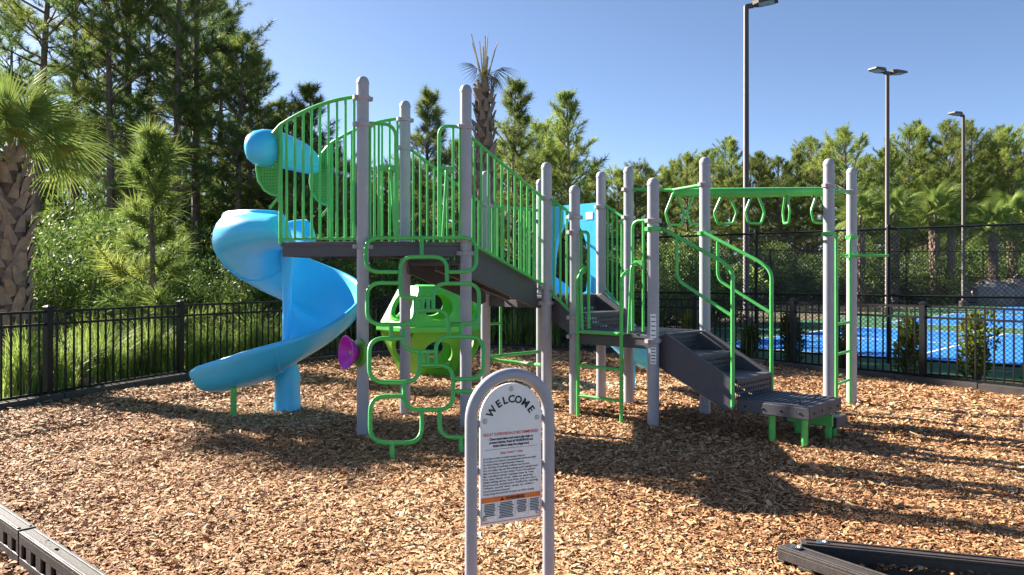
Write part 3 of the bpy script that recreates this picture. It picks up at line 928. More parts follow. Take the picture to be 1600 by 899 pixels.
def make_spiral():
    rows, seams = [], []
    phis = [-38, -37, -35, -32, -28] + [-24 + 4 * i for i in range(0, 6)] + [6 * i for i in range(0, 61)] + [360 + 5 * i for i in range(1, 10)] + [408, 411, 414, 417, 420, 422.5, 424.5, 425.4]
    for ph in phis:
        org, rd = slide_section(ph)
        h = smooth_interp(ph, FLOOR); wo = smooth_interp(ph, RIM) - h
        wi = 0.36 if ph < 0 else lerp(0.36, 0.24, min(1, ph / 50)) if ph <= 330 else lerp(0.24, 0.07, min(1, (ph - 330) / 60))
        ri, ro = 0.05, 0.88
        if ph > 360:
            t = min(1, (ph - 360) / 65.0); ri = lerp(0.05, 0.14, t); ro = lerp(0.88, 0.90, t)
        if ph > 404:
            t = (ph - 404) / 21.5; e_ = 1 - math.sqrt(max(0.0, 1 - t * t)); ri += 0.22 * e_; ro -= 0.22 * e_; wo *= 1 - 0.45 * e_; h += 0.05 * e_
        if ph < -24:
            e_ = math.sqrt(max(0.02, 1 - ((-24 - ph) / 14.2) ** 2)); wo *= e_; wi *= e_
        roll = max(0, 1 - max(0, ph - 35) / 75.0)          # the wall leans in over the first bend
        mid = (ri + ro) / 2; hw = (ro - ri) / 2
        inn = []
        for k in range(13):
            an = math.pi * k / 12.0
            x = mid - hw * math.cos(an) * (1 + 0.06 * math.sin(2 * an) * (1 if k > 6 else -1))
            inn.append((x, (wi if k < 6 else wo) * (1 - math.sin(an))))
        if roll > 0:
            inn[12] = (ro - 0.26 * roll, wo); inn[11] = (lerp(inn[11][0], ro - 0.09, roll), lerp(inn[11][1], wo * 0.86, roll)); inn[10] = (lerp(inn[10][0], ro, roll), lerp(inn[10][1], wo * 0.50, roll)); inn[9] = (lerp(inn[9][0], ro - 0.05, roll), lerp(inn[9][1], wo * 0.22, roll))
        # offset outwards for the outer skin
        outp = []
        for k in range(13):
            a_, b_ = inn[max(k - 1, 0)], inn[min(k + 1, 12)]
            tx, ty = b_[0] - a_[0], b_[1] - a_[1]; l_ = math.hypot(tx, ty) or 1
            th = 0.04
            outp.append((inn[k][0] + ty / l_ * th, inn[k][1] - tx / l_ * th))
        lip = [(inn[12][0] + 0.015 - 0.03 * roll, wo + 0.035), (outp[12][0] + 0.005, wo + 0.045), (outp[12][0] + 0.035 - 0.02 * roll, wo + 0.025), (outp[12][0] + 0.035 - 0.02 * roll, wo - 0.015)]
        prof = inn + lip + outp[::-1][1:]
        rows.append([org + rd * x + Vector((0, 0, h + y)) for x, y in prof])
        if ph in (78, 168, 258, 336): seams.append([org + rd * (x + 0.004) + Vector((0, 0, h + y - 0.004)) for x, y in outp])
    m = MB(); m.grid(rows, closed_v=True)
    n = len(rows[0]); tot = len(rows) * n
    m.f.append(tuple(range(n))[::-1]); m.f.append(tuple(range(tot - n, tot)))
    o = m.build('spiral_slide', 'blue', PS, angle=70)
    sb = o.modifiers.new('sub', 'SUBSURF'); sb.levels = 1; sb.render_levels = 1
    for sp in seams:
        k = MB(); k.tube(sp, 0.011, 6); k.build('seam_flange', 'blue', o)
    c = MB(); c.lathe(SO, [(0.175, -0.06), (0.160, 0.12), (0.150, 0.30), (0.16, 0.40), (0.12, 0.55), (0.07, 0.75), (0.06, 1.2), (0.065, 1.6), (0.10, 1.9), (0.08, 2.06)], 24)
    c.build('centre_column', 'blue', o)
    lg = G(365, 652); l_ = MB(); l_.lathe(z(lg, -0.06), [(0.035, 0), (0.035, 0.41)], 12); l_.build('leg', 'green', o)
    return o
make_spiral()
# hood across the slide entrance
def make_hood():
    p0 = A + Wd * 1.20; p1 = B + Wd * 1.18; ax = (p1 - p0).normalized()
    rows = []
    Lh = (p1 - p0).length
    for i in range(19):
        t = (1 - math.cos(math.pi * i / 18.0)) / 2
        s_ = -0.24 + t * (Lh + 0.22)
        q_ = abs(2 * t - 1)
        e = max(0.03, (1 - q_ ** 5) ** 0.5)
        sag = 0.06 * math.sin(math.pi * t)
        w_, h_ = 0.19 * e * (1 - 0.25 * t), 0.235 * e * (1 - 0.30 * t)
        c = p0 + ax * s_
        ring = []
        for k in range(20):
            an = 2 * math.pi * k / 20
            x = math.cos(an); y = math.sin(an)
            x = math.copysign(abs(x) ** 0.85, x); y = math.copysign(abs(y) ** 0.85, y)
            ring.append(z(c, 3.03 + sag + h_ * y) + Wd * (w_ * x + 0.05 * (1 - y) * e * -0.4))
        rows.append(ring)
    m = MB(); m.grid(rows, closed_v=True)
    m.f.append(tuple(range(20))[::-1]); m.f.append(tuple(range(18 * 20, 19 * 20)))
    o = m.build('slide_hood', 'blue', PS, angle=80)
make_hood()

# --- straight slide at the back of the middle deck
def make_back_slide():
    mid = (D2 + FF) / 2
    rows = []
    path = []
    N = 26
    for i in range(N + 1):
        t = i / N
        q = mid + U * (1.75 * t - 0.42 * t * t) + V * (0.28 * t ** 2.2)
        h = Z2 - 0.02 - 1.06 * (t ** 1.15) if t < 0.85 else (Z2 - 0.02 - 1.06 * (0.85 ** 1.15)) - 0.10 * (t - 0.85) / 0.15
        path.append((q, h, t))
    for i, (q, h, t) in enumerate(path):
        a = path[max(i - 1, 0)][0]; b = path[min(i + 1, N)][0]
        d = (b - a).normalized(); sd = Vector((d.y, -d.x, 0))
        wl = 0.26 * (1 - 0.6 * max(0, (t - 0.85) / 0.15)); wd = 0.34
        prof = [(-wd - 0.03, wl), (-wd, wl + 0.03), (-wd + 0.03, wl), (-wd + 0.05, 0.06), (-wd * 0.5, 0), (wd * 0.5, 0), (wd - 0.05, 0.06), (wd - 0.03, wl), (wd, wl + 0.03), (wd + 0.03, wl),
                (wd + 0.02, 0.02), (wd * 0.7, -0.10), (0, -0.13), (-wd * 0.7, -0.10), (-wd - 0.02, 0.02)]
        rows.append([z(q + sd * x, h + y) for x, y in prof])
    m = MB(); m.grid(rows, closed_v=True); n = 15
    m.f.append(tuple(range(n))[::-1]); m.f.append(tuple(range(N * n, (N + 1) * n)))
    o = m.build('straight_slide', 'blue', PS, angle=60)
    lq = path[22][0]
    l_ = MB(); l_.lathe(z(lq, -0.05), [(0.06, 0), (0.07, path[22][1] - 0.05)], 14); l_.build('slide_foot', 'blue', o)
    # entrance panel with an arched opening
    a = lerp(D2, FF, 0.08) + U * 0.02; b = lerp(D2, FF, 0.92) + U * 0.02
    e = (b - a); Lw = e.length; e.normalize()
    outer, inner_ = [], []
    K = 24
    for i in range(K + 1):
        t = i / K
        an = math.pi * (1 - t)
        cx, cy = math.cos(an), math.sin(an)
        sx = max(-1, min(1, cx * 1.35)); 
        outer.append((Lw / 2 + sx * Lw / 2, Z2 + 0.03 + 1.20 * min(1, cy * 1.8) ** 0.6 if cy > 1e-6 else Z2 + 0.03))
        inner_.append((Lw / 2 + cx * 0.33, Z2 + 0.03 + 0.98 * (cy ** 0.7 if cy > 1e-6 else 0)))
    m = MB(); fr, bk = [], []
    for (x0, y0), (x1, y1) in zip(outer, inner_):
        fr.append([z(a + e * x0, y0), z(a + e * x1, y1)]); bk.append([z(a + e * x0, y0) + U * 0.06, z(a + e * x1, y1) + U * 0.06])
    rows = [[f[0], f[1], b_[1], b_[0]] for f, b_ in zip(fr, bk)]
    m.grid(rows, closed_v=True)
    pn = m.build('entrance_panel', 'blue', PS, angle=40)
    lb = MB(); c_ = z(lerp(a, b, 0.86), Z2 + 1.06) - U * 0.004
    lb.box(c_, 0.12, 0.003, 0.10, e, U); lb.build('warning_label', 'white', pn, smooth=False)
make_back_slide()

# --- loop climber in front of the high deck
def make_loop_climber():
    n0 = Vector((0.303, -0.953, 0))
    top0 = z(A + n0 * 0.10, Z3 + 0.02); bot = z(A + n0 * 1.28, 0.0)
    e1 = (C - A).normalized(); e2 = (bot - top0).normalized()
    nrm = e1.cross(e2).normalized()
    def Q(x, y): return on_plane(560 + x / 2.497, 360 + y / 2.497, top0, nrm)
    def loop(pts, rad, closed=False):
        return fillet([Q(*p) for p in pts], rad, 6, closed)
    rd = 0.15
    L = []
    L.append(loop([(155, 163), (28, 163), (28, 30), (460, 30), (460, 163), (350, 163)], rd))
    L.append([Q(247, 30), Q(247, 103)])
    L.append(loop([(345, 208), (345, 104), (163, 104), (163, 264), (225, 264)], rd))
    L.append(loop([(160, 206), (34, 206), (34, 368), (222, 368), (222, 262)], rd))
    L.append(loop([(360, 366), (471, 366), (471, 208), (292, 208), (292, 312)], rd))
    L.append([Q(471 - 70, 366), Q(350, 366)])
    L.append([Q(220, 266), Q(293, 266)])
    L.append(loop([(225, 313), (352, 313), (352, 413)], rd))
    L.append([Q(250, 266), Q(250, 313)]); L.append([Q(272, 266), Q(272, 313)])
    L.append([Q(128, 368), Q(128, 421)])
    L.append(loop([(176, 368), (176, 474), (302, 474)], rd))
    L.append(loop([(172, 422), (42, 422), (42, 593), (237, 593), (237, 474)], rd))
    L.append(loop([(370, 581), (487, 581), (487, 416), (302, 416), (302, 525)], rd))
    L.append([Q(400, 366), Q(400, 416)])
    L.append([Q(245, 474), Q(245, 525)]); L.append([Q(270, 474), Q(270, 525)])
    L.append(loop([(238, 526), (369, 526), (369, 700), (178, 700), (178, 593)], rd))
    L.append([Q(370, 629), Q(500, 629)])
    L.append(loop([(178, 648), (46, 648), (46, 830), (247, 830), (247, 702)], rd))
    L.append(loop([(317, 702), (317, 808), (500, 808), (500, 629)], rd))
    m = MB(); m.tube(L[0], 0.021, 10)
    o = m.build('loop_climber', 'green', PS)
    for p in L[1:]:
        k = MB(); k.tube(p, 0.021, 10); k.build('climbing_loop', 'green', o)
    for (x, y) in ((132, 830), (400, 808)):
        q = Q(x, y); k = MB(); k.tube([q, z(q + n0 * 0.02, -0.06)], 0.024, 10); k.build('leg', 'green', o)
    for x in (60, 425):
        q = Q(x, 30); k = MB(); k.bar(q, z(q - n0 * 0.12, Z3 - 0.01), 0.06, 0.02); k.build('bracket', 'green', o, smooth=False)
make_loop_climber()

# --- hand hold arches at the two climber entrances
def arch(post_q, dirv, w_, zt, zb, grip=True, long_leg=True):
    m = MB(); o0 = z(post_q + dirv * 0.07, zt)
    a = post_q + dirv * w_
    m.tube(fillet([o0, z(a, zt), z(a, zb)], 0.14, 7), 0.019, 10)
    o = m.build('entry_arch', 'green', PS)
    k = MB(); q = post_q + dirv * (w_ * 0.48); k.tube([z(q, zt), z(q, zb)], 0.014, 8); k.build('baluster', 'green', o)
    k = MB(); q = post_q + dirv * (w_ * 0.22); k.tube([z(q, zt), z(q, zb)], 0.014, 8); k.build('baluster', 'green', o)
    k = MB(); out = Vector((dirv.y, -dirv.x, 0))
    if out.y > 0: out = -out
    k.box(z(post_q + dirv * (w_ * 0.74), lerp(zb, zt, 0.62)), w_ * 0.5, 0.03, 0.06, dirv, Vector((-dirv.y, dirv.x, 0)))
    k.tube(fillet([z(post_q + dirv * (w_ * 0.8), lerp(zb, zt, 0.62)), z(post_q + dirv * (w_ * 0.8) + out * 0.10, lerp(zb, zt, 0.60)), z(post_q + dirv * (w_ * 0.95) + out * 0.10, zb - 0.02)], 0.05), 0.016, 8)
    k.build('hand_grip', 'green', o)
    return o
eAC = (C - A).normalized()
arch(A, eAC, 0.345, 3.28, Z3 + 0.02); arch(C, -eAC, 0.30, 3.30, Z3 + 0.02)
eEH = (HH - E).normalized()
arch(E, eEH, 0.21, 2.18, Z1 + 0.03); arch(HH, -eEH, 0.27, 2.27, Z1 + 0.03)

# --- short ladder below the low deck
def make_short_ladder():
    fo = Vector((-0.69, -0.72, 0)).normalized() * 0.10
    a = lerp(E, HH, 0.12) + fo; b = lerp(E, HH, 0.68) + fo
    m = MB(); m.tube([z(a, 1.52), z(a, -0.05)], 0.021, 10)
    o = m.build('short_ladder', 'green', PS)
    m = MB(); m.tube([z(b, 1.52), z(b, -0.05)], 0.021, 10); m.build('side_rail', 'green', o)
    for h in (0.62, 0.27):
        k = MB(); k.tube([z(a, h), z(b, h)], 0.018, 10); k.build('rung', 'green', o)
    k = MB(); k.bar(z(a, Z1 + 0.0), z(b, Z1 - 0.0), 0.13, 0.03); k.build('entry_plate', 'green', o, smooth=False, bevel=0.008)
    for q in (a, b):
        k = MB(); k.tube(fillet([z(q, 1.50), z(q, 1.66), z(q - fo * 1.3, 1.72)], 0.07), 0.021, 10); k.build('grab_curve', 'green', o)
make_short_ladder()

# --- overhead loop ladder
def make_overhead():
    s0 = (GG + II) / 2 + Vector((0.10, 0.0, 0)); s1 = (JJ + KK) / 2 + Vector((-0.06, 0, 0))
    pts, rs = [], []
    for i in range(17):
        t = i / 16
        q = lerp(s0, s1, t); pts.append(z(q + Vector((0, -0.10 * math.sin(math.pi * t), 0)), 2.70 + 0.03 * t - 0.02 * math.sin(math.pi * t))); rs.append(0.050 + 0.012 * math.sin(math.pi * t))
    m = MB(); m.tube(pts, rs, 14)
    o = m.build('overhead_beam', 'green', PS)
    for (p, q, h) in ((s0, GG, 2.78), (s0, II, 2.75), (s1, JJ, 2.75), (s1, KK, 2.76)):
        k = MB(); k.tube([z(p, 2.73), z(lerp(p, q, 0.90), h)], 0.022, 10); k.build('yoke_arm', 'green', o)
    for px, yaw in ((1040, 20), (1086, 12), (1130, -20), (1176, 15), (1226, 88), (1280, 25)):
        t = ((px - 800) / F * 9.45 - s0.x) / (s1.x - s0.x); t = max(0.01, t)
        c = lerp(pts[0], pts[-1], t); c.y = lerp(s0.y, s1.y, t) - 0.08 * math.sin(math.pi * t)
        d = Vector((math.cos(R(yaw)), math.sin(R(yaw)), 0))
        tri = [c - d * 0.02, c + d * 0.02, c + d * 0.135 + Vector((0, 0, -0.26)), c + d * 0.09 + Vector((0, 0, -0.40)), c - d * 0.09 + Vector((0, 0, -0.40)), c - d * 0.135 + Vector((0, 0, -0.26))]
        k = MB(); k.tube(fillet(tri, 0.035, 4, True), 0.0155, 8, closed=True); k.build('hand_loop', 'green', o)
make_overhead()
def make_end_ladder():
    e = (KK - JJ).normalized(); out = Vector((e.y, -e.x, 0))
    a = JJ + e * 0.20 + out * 0.03; b = KK - e * 0.18 + out * 0.03
    o = None
    for q, pq in ((a, JJ), (b, KK)):
        m = MB(); m.tube(fillet([z(pq, 2.17), z(q, 2.15), z(q, -0.05)], 0.06), 0.020, 10)
        o = m.build('side_rail' if o else 'end_ladder', 'green', o or PS) if not o else (m.build('side_rail', 'green', o), o)[1]
    for h in (1.07, 0.70, 0.33):
        k = MB(); k.tube([z(a, h), z(b, h)], 0.017, 10); k.build('rung', 'green', o)
    q = z(KK, 1.93)
    k = MB(); k.tube([z(b, 1.93) - Vector((0.12, 0, 0)), z(b, 1.93) + out * -0.10, q + Vector((0.12, -0.10, 0)), q + Vector((0.46, -0.04, 0))], 0.016, 8); k.build('hand_bar', 'green', o)
make_end_ladder()

# --- talk dish on the tall front post
def make_dish():
    c = P(545, 551, 7.87); d = Vector((-0.80, -0.60, 0.06)).normalized()
    m = MB(); m.lathe(c, [(0.02, -0.10), (0.06, -0.09), (0.13, -0.03), (0.172, 0.03), (0.178, 0.04), (0.170, 0.043), (0.12, -0.005), (0.06, -0.055), (0.028, -0.075), (0.026, -0.055), (0.004, -0.05)], 32, axis=d)
    o = m.build('talk_dish', 'magenta', PS, angle=60)
    g = MB(); g.lathe(c - d * 0.13, [(0.03, 0.0), (0.145, -0.005), (0.15, 0.01), (0.145, 0.03), (0.03, 0.045)], 28, axis=d)
    g.build('mounting_disc', 'lime', o)
    s_ = MB(); s_.tube([c - d * 0.02, c - d * 0.16, z(A, 0.86)], 0.02, 8); s_.build('mounting_arm', 'green', o)
    b = MB(); b.lathe(c - d * 0.055, [(0.022, 0), (0.022, 0.012), (0.004, 0.018)], 12, axis=d); b.build('bolt', 'steel', o)
make_dish()

# --- balance rail between the posts behind the stairs
def make_side_bars():
    m = MB()
    a = z(MM, 0.55); b = z(D2, 0.60)
    m.tube([z(lerp(MM, D2, 0.06), 0.58), z(lerp(MM, D2, 0.94), 0.58)], 0.024, 10)
    o = m.build('side_climber', 'green', PS)
    for t, h0, h1 in ((0.26, 0.56, 1.30),):
        q = lerp(MM, D2, t); k = MB(); k.tube([z(q, h0), z(q, h1)], 0.02, 10); k.build('upright', 'green', o)
    k = MB(); k.tube([z(lerp(MM, D2, 0.06), 1.02), z(lerp(MM, D2, 0.26), 1.02)], 0.018, 8); k.build('rung', 'green', o)
    # leaning foot rail towards the stair post
    k = MB(); k.tube(fillet([z(MM + U * 0.06, 0.55), z(lerp(MM, D, 0.5) + U * 0.25, 0.52), z(D - U * 0.02 + Vector((-.05, .1, 0)), 0.56)], 0.2), 0.022, 10); k.build('foot_rail', 'green', o)
make_side_bars()
# labels printed on the low deck post
lbm = MB()
fr = Vector((-0.18, -0.98, 0)).normalized()
for (zc, hh) in ((1.12, 0.26), (0.80, 0.18)):
    k = MB(); rows = []
    for i in range(7):
        an = math.atan2(fr.y, fr.x) + R(-28 + 56 / 6 * i)
        dv = Vector((math.cos(an), math.sin(an), 0)) * 0.0655
        rows.append([z(HH + dv, zc - hh / 2), z(HH + dv, zc + hh / 2)])
    k.grid(rows); k.build('sticker', 'white', PS)
    for j in range(5):
        k = MB(); rows = []
        for i in range(6):
            an = math.atan2(fr.y, fr.x) + R(-20 + 8 * i)
            dv = Vector((math.cos(an), math.sin(an), 0)) * 0.0670
            zz = zc - hh * 0.40 + j * hh * 0.19
            rows.append([z(HH + dv, zz), z(HH + dv, zz + 0.010)])
        k.grid(rows); k.build('sticker_line', 'ink', PS)

# ------------------------------------------------------------------ green play dome behind the climber
def make_dome():
    c = G(672, 586) ; c.y += 0.45
    c = Vector((-1.34, 12.95, 0))
    root = tag(empty('play_dome', c), 'green plastic climbing pod with big round holes behind the loop climber', 'climbing pod')
    n = 6; rt, rm, rb_ = 0.58, 0.93, 0.58; zt, zm, zb = 1.50, 0.80, 0.02
    def ring(r_, h, k): 
        a = R(12) + 2 * math.pi * k / n
        return c + Vector((r_ * math.cos(a), r_ * math.sin(a), h))
    def holed(p, hole, mat, th=0.05, hy=0.5, name='panel'):
        p = [Vector(q) for q in p]
        nrm = (p[1] - p[0]).cross(p[2] - p[0]).normalized()
        ce = sum(p, Vector()) / len(p)
        if nrm.dot(ce - (c + Vector((0, 0, 0.8)))) < 0: nrm = -nrm
        ex = (p[1] - p[0]).normalized(); ey = nrm.cross(ex)
        K = 32; rim, cir = [], []
        for k in range(K):
            a = 2 * math.pi * k / K
            d = ex * math.cos(a) + ey * math.sin(a)
            best = 1e9                      # ray to the polygon rim
            for i in range(len(p)):
                q0, q1 = p[i] - ce, p[(i + 1) % len(p)] - ce
                x0, y0, x1, y1 = q0.dot(ex), q0.dot(ey), q1.dot(ex), q1.dot(ey)
                dx, dy = d.dot(ex), d.dot(ey); sx, sy = x1 - x0, y1 - y0
                den = dx * sy - dy * sx
                if abs(den) < 1e-9: continue
                t = (x0 * sy - y0 * sx) / den; u_ = (x0 * dy - y0 * dx) / den
                if t > 0 and -1e-6 <= u_ <= 1 + 1e-6: best = min(best, t)
            rim.append(ce + d * best); cir.append(ce + d * min(hole, best * 0.8))
        m = MB(); lip = [q + nrm * 0.02 for q in cir]
        cin = [ce + (q - ce) * 0.90 - nrm * th for q in cir]
        rows = [[q - nrm * th for q in rim], rim, [lerp(a, b, 0.75) for a, b in zip(rim, cir)], lip, [ce + (q - ce) * 0.93 for q in cir], cin, [q - nrm * th for q in rim]]
        m.grid(rows, closed_v=True)
        return m.build(name, mat, root, angle=24)
    def solid(p, mat, th=0.05, name='panel'):
        p = [Vector(q) for q in p]
        nrm = (p[1] - p[0]).cross(p[2] - p[0]).normalized(); ce = sum(p, Vector()) / len(p)
        if nrm.dot(ce - (c + Vector((0, 0, 0.8)))) < 0: nrm = -nrm
        m = MB(); m.prism([q - nrm * th for q in p], nrm * th); return m.build(name, mat, root, smooth=False, bevel=0.015)
    for k in range(n):
        up = [ring(rm, zm + 0.04, k), ring(rm, zm + 0.04, k + 1), ring(rt, zt, k + 1), ring(rt, zt, k)]
        dn = [ring(rm, zm - 0.04, k), ring(rm, zm - 0.04, k + 1), ring(rb_, zb, k + 1), ring(rb_, zb, k)]
        holed(up, 0.25, 'greenp'); holed(dn, 0.25, 'lime')
        a, b = ring(rm + 0.02, zm, k), ring(rm + 0.02, zm, k + 1)
        m = MB(); m.bar(a, b, 0.07, 0.10); m.build('waist_rim', 'greenp', root, smooth=False, bevel=0.02)
    holed([ring(rt, zt, k) for k in range(n)], 0.30, 'greenp', name='roof_panel')
make_dome()

# ------------------------------------------------------------------ welcome sign
def make_sign():
    L_ = Vector((-0.195, 3.60, 0)); R_ = Vector((0.183, 3.78, 0))
    e = (R_ - L_); Wt = e.length; e.normalize(); nf = Vector((e.y, -e.x, 0))       # nf faces the camera
    mid = (L_ + R_) / 2; zt = 1.206; r_ = 0.030; hw = Wt / 2
    root = tag(empty('welcome_sign', mid), 'white welcome sign with safety rules in grey arched tube frame', 'sign')
    path = [z(mid - e * hw, -0.25), z(mid - e * hw, 0.5), z(mid - e * hw, zt - r_ - hw)]
    for i in range(1, 24):
        a = math.pi * (1 - i / 24)
        path.append(z(mid, zt - r_ - hw) + e * (hw * math.cos(a)) + Vector((0, 0, hw * math.sin(a))))
    path += [z(mid + e * hw, zt - r_ - hw), z(mid + e * hw, 0.5), z(mid + e * hw, -0.25)]
    m = MB(); m.tube(path, r_, 20); m.build('frame', 'grey', root)
    # panel
    pw = hw - r_ - 0.014; pb = 0.455; pc = zt - r_ - hw
    pts = [z(mid - e * pw, pb), z(mid + e * pw, pb)]
    for i in range(0, 25):
        a = math.pi * i / 24
        pts.append(z(mid, pc) + e * (pw * math.cos(a)) + Vector((0, 0, pw * math.sin(a))))
    m = MB(); m.prism([p - nf * 0.006 for p in pts], nf * 0.012)
    panel = m.build('panel', 'white', root, smooth=False)
    for s_, h in ((-1, 0.95), (1, 0.95), (-1, 0.72), (1, 0.72), (-1, 0.52), (1, 0.52)):
        k = MB(); k.box(z(mid + e * (s_ * (pw + 0.008)), h) - nf * 0.009, 0.04, 0.004, 0.035, e, nf); k.build('mounting_tab', 'grey', root, smooth=False)
    def bolt(x, h):
        k = MB(); k.lathe(z(mid + e * x, h) + nf * 0.006, [(0.013, 0), (0.013, 0.002), (0.010, 0.004), (0.0095, 0.003), (0.006, 0.003), (0.005, 0.006), (0.001, 0.007)], 16, axis=nf)
        k.build('bolt', 'steel', root)
    for x, h in ((0, pc + pw - 0.028), (-pw + 0.026, 0.955), (pw - 0.026, 0.955), (-pw + 0.022, pb + 0.032), (pw - 0.022, pb + 0.032)): bolt(x, h)
    front = nf * 0.0075
    rotm = Matrix((e, Vector((0, 0, 1)), nf)).transposed()     # local x,y,z -> world
    def text(s_, x, h, size, mat, align='CENTER', spin=0.0, fit=None, name='lettering', bold=0.0):
        cu = bpy.data.curves.new('t', 'FONT'); cu.body = s_; cu.size = size; cu.align_x = align; cu.resolution_u = 2
        cu.offset = bold
        ob = bpy.data.objects.new('t', cu); COL.objects.link(ob)
        dg = bpy.context.evaluated_depsgraph_get(); me = bpy.data.meshes.new_from_object(ob.evaluated_get(dg))
        bpy.data.objects.remove(ob); bpy.data.curves.remove(cu)
        n = len(me.vertices)
        if n == 0: return
        co = np.zeros(n * 3, np.float32); me.vertices.foreach_get('co', co); co = co.reshape(-1, 3)
        if fit:
            w_ = co[:, 0].max() - co[:, 0].min(); co[:, 0] *= fit / max(w_, 1e-6)
        cs, sn = math.cos(spin), math.sin(spin)
        x2 = co[:, 0] * cs - co[:, 1] * sn + x; y2 = co[:, 0] * sn + co[:, 1] * cs + h
        base = np.array(mid + front)
        wv = base[None] + x2[:, None] * np.array(e)[None] + y2[:, None] * np.array((0, 0, 1.0))[None]
        me.vertices.foreach_set('co', wv.astype(np.float32).ravel()); me.name = name
        me.materials.clear(); me.materials.append(M[mat]); me.update()
        o = bpy.data.objects.new(name, me); COL.objects.link(o); o.parent = panel
        return o
    def rect(x0, x1, h0, h1, mat, name, off=0.0):
        k = MB(); b_ = front + nf * off
        k.add([z(mid + e * x0, h0) + b_, z(mid + e * x1, h0) + b_, z(mid + e * x1, h1) + b_, z(mid + e * x0, h1) + b_], [(0, 1, 2, 3)])
        return k.build(name, mat, panel, smooth=False)
    # WELCOME on an arc
    rad = 0.112; zc = pc + pw - 0.206; ang = [54.5, 32, 15.5, 0, -17, -36.5, -56]
    for ch, a in zip('WELCOME', ang):
        t = R(a); text(ch, -math.sin(t) * rad, zc + math.cos(t) * rad, 0.051, 'ink', spin=t, bold=0.0017)
    text('ADULT SUPERVISION IS RECOMMENDED', 0, 0.883, 0.020, 'red', fit=pw * 1.80, bold=0.0004)
    for i, s_ in enumerate(('Close supervision and smart play help to', 'prevent injuries. Read all WARNINGS and', 'Rules before using the playground.')):
        text(s_, 0, 0.862 - 0.0165 * i, 0.0155, 'ink', fit=(pw * 1.42, pw * 1.42, pw * 1.18)[i], bold=0.0007)
    rect(-pw * 0.85, pw * 0.85, 0.8165, 0.8180, 'ink', 'rule_line')
    text('"play smart" rules', 0, 0.792, 0.0165, 'red', fit=pw * 0.75, bold=0.0003)
    lines = ['Do not play on surfaces or damaged equipment. Report it.', 'Do not play around equipment using anything that could become tangled.',
             'No running, climbing or roughhousing while on equipment.', 'No shoving or pushing; surfaces can be hot.', 'Do not play tag on the playground equipment.',
             'Make sure there are no ropes, strings or cords on the equipment.', 'Be careful when equipment is wet.', 'Do not climb over rails or guards.',
             'Slide sitting down, feet first, one at a time.', 'Remove helmets before using.', 'Wait until the way is clear.', 'Keep sand, mulch and stones on the ground.', 'Swing sitting down and do not jump out while swinging.']
    wid = (1.35, 1.72, 1.32, 1.50, 1.78, 1.70, 1.66, 1.62, 1.74, 1.80, 1.66, 0.85, 1.66)
    for i, s_ in enumerate(lines):
        wv = pw * wid[i]
        text(s_, -pw * 0.90 + wv / 2, 0.771 - 0.0142 * i, 0.0115, 'ink', fit=wv, bold=0.00025)
    rect(-pw * 0.965, pw * 0.965, 0.563, 0.588, 'orange', 'warning_band')
    # outline of the warning box
    for (a, b, c_, d_) in ((-0.965, -0.95, 0.466, 0.563), (0.95, 0.965, 0.466, 0.563), (-0.965, 0.965, 0.464, 0.468)):
        rect(pw * a, pw * b, c_, d_, 'orange', 'warning_outline', 0.0003)
    # warning triangle and word
    k = MB(); b_ = front + nf * 0.0008; x = -pw * 0.30
    k.add([z(mid + e * (x - 0.011), 0.567) + b_, z(mid + e * (x + 0.011), 0.567) + b_, z(mid + e * x, 0.585) + b_], [(0, 1, 2)]); k.build('warning_triangle', 'ink', panel, smooth=False)
    o = text('!', x, 0.569, 0.014, 'orange'); o.location = nf * 0.0016
    o = text('WARNING', pw * 0.12, 0.5685, 0.020, 'ink', fit=pw * 0.62, bold=0.0010); o.location = nf * 0.0008
    # four columns of fine print: too small to read, so lines of ink
    rr = random.Random(3)
    cols = ((-0.90, -0.50, 8), (-0.42, 0.08, 10), (0.16, 0.52, 8), (0.60, 0.92, 8))
    for (a, b, n) in cols:
        for i in range(n):
            f = rr.uniform(0.72, 1.0); c_ = (a + b) / 2; hw_ = (b - a) / 2 * f
            rect(pw * (c_ - hw_), pw * (c_ + hw_), 0.5525 - 0.0078 * i, 0.5568 - 0.0078 * i, 'ink', 'fine_print_line')
    for a in (-0.46, 0.12, 0.56): rect(pw * (a - 0.003), pw * (a + 0.003), 0.480, 0.556, 'ink', 'column_rule')
make_sign()

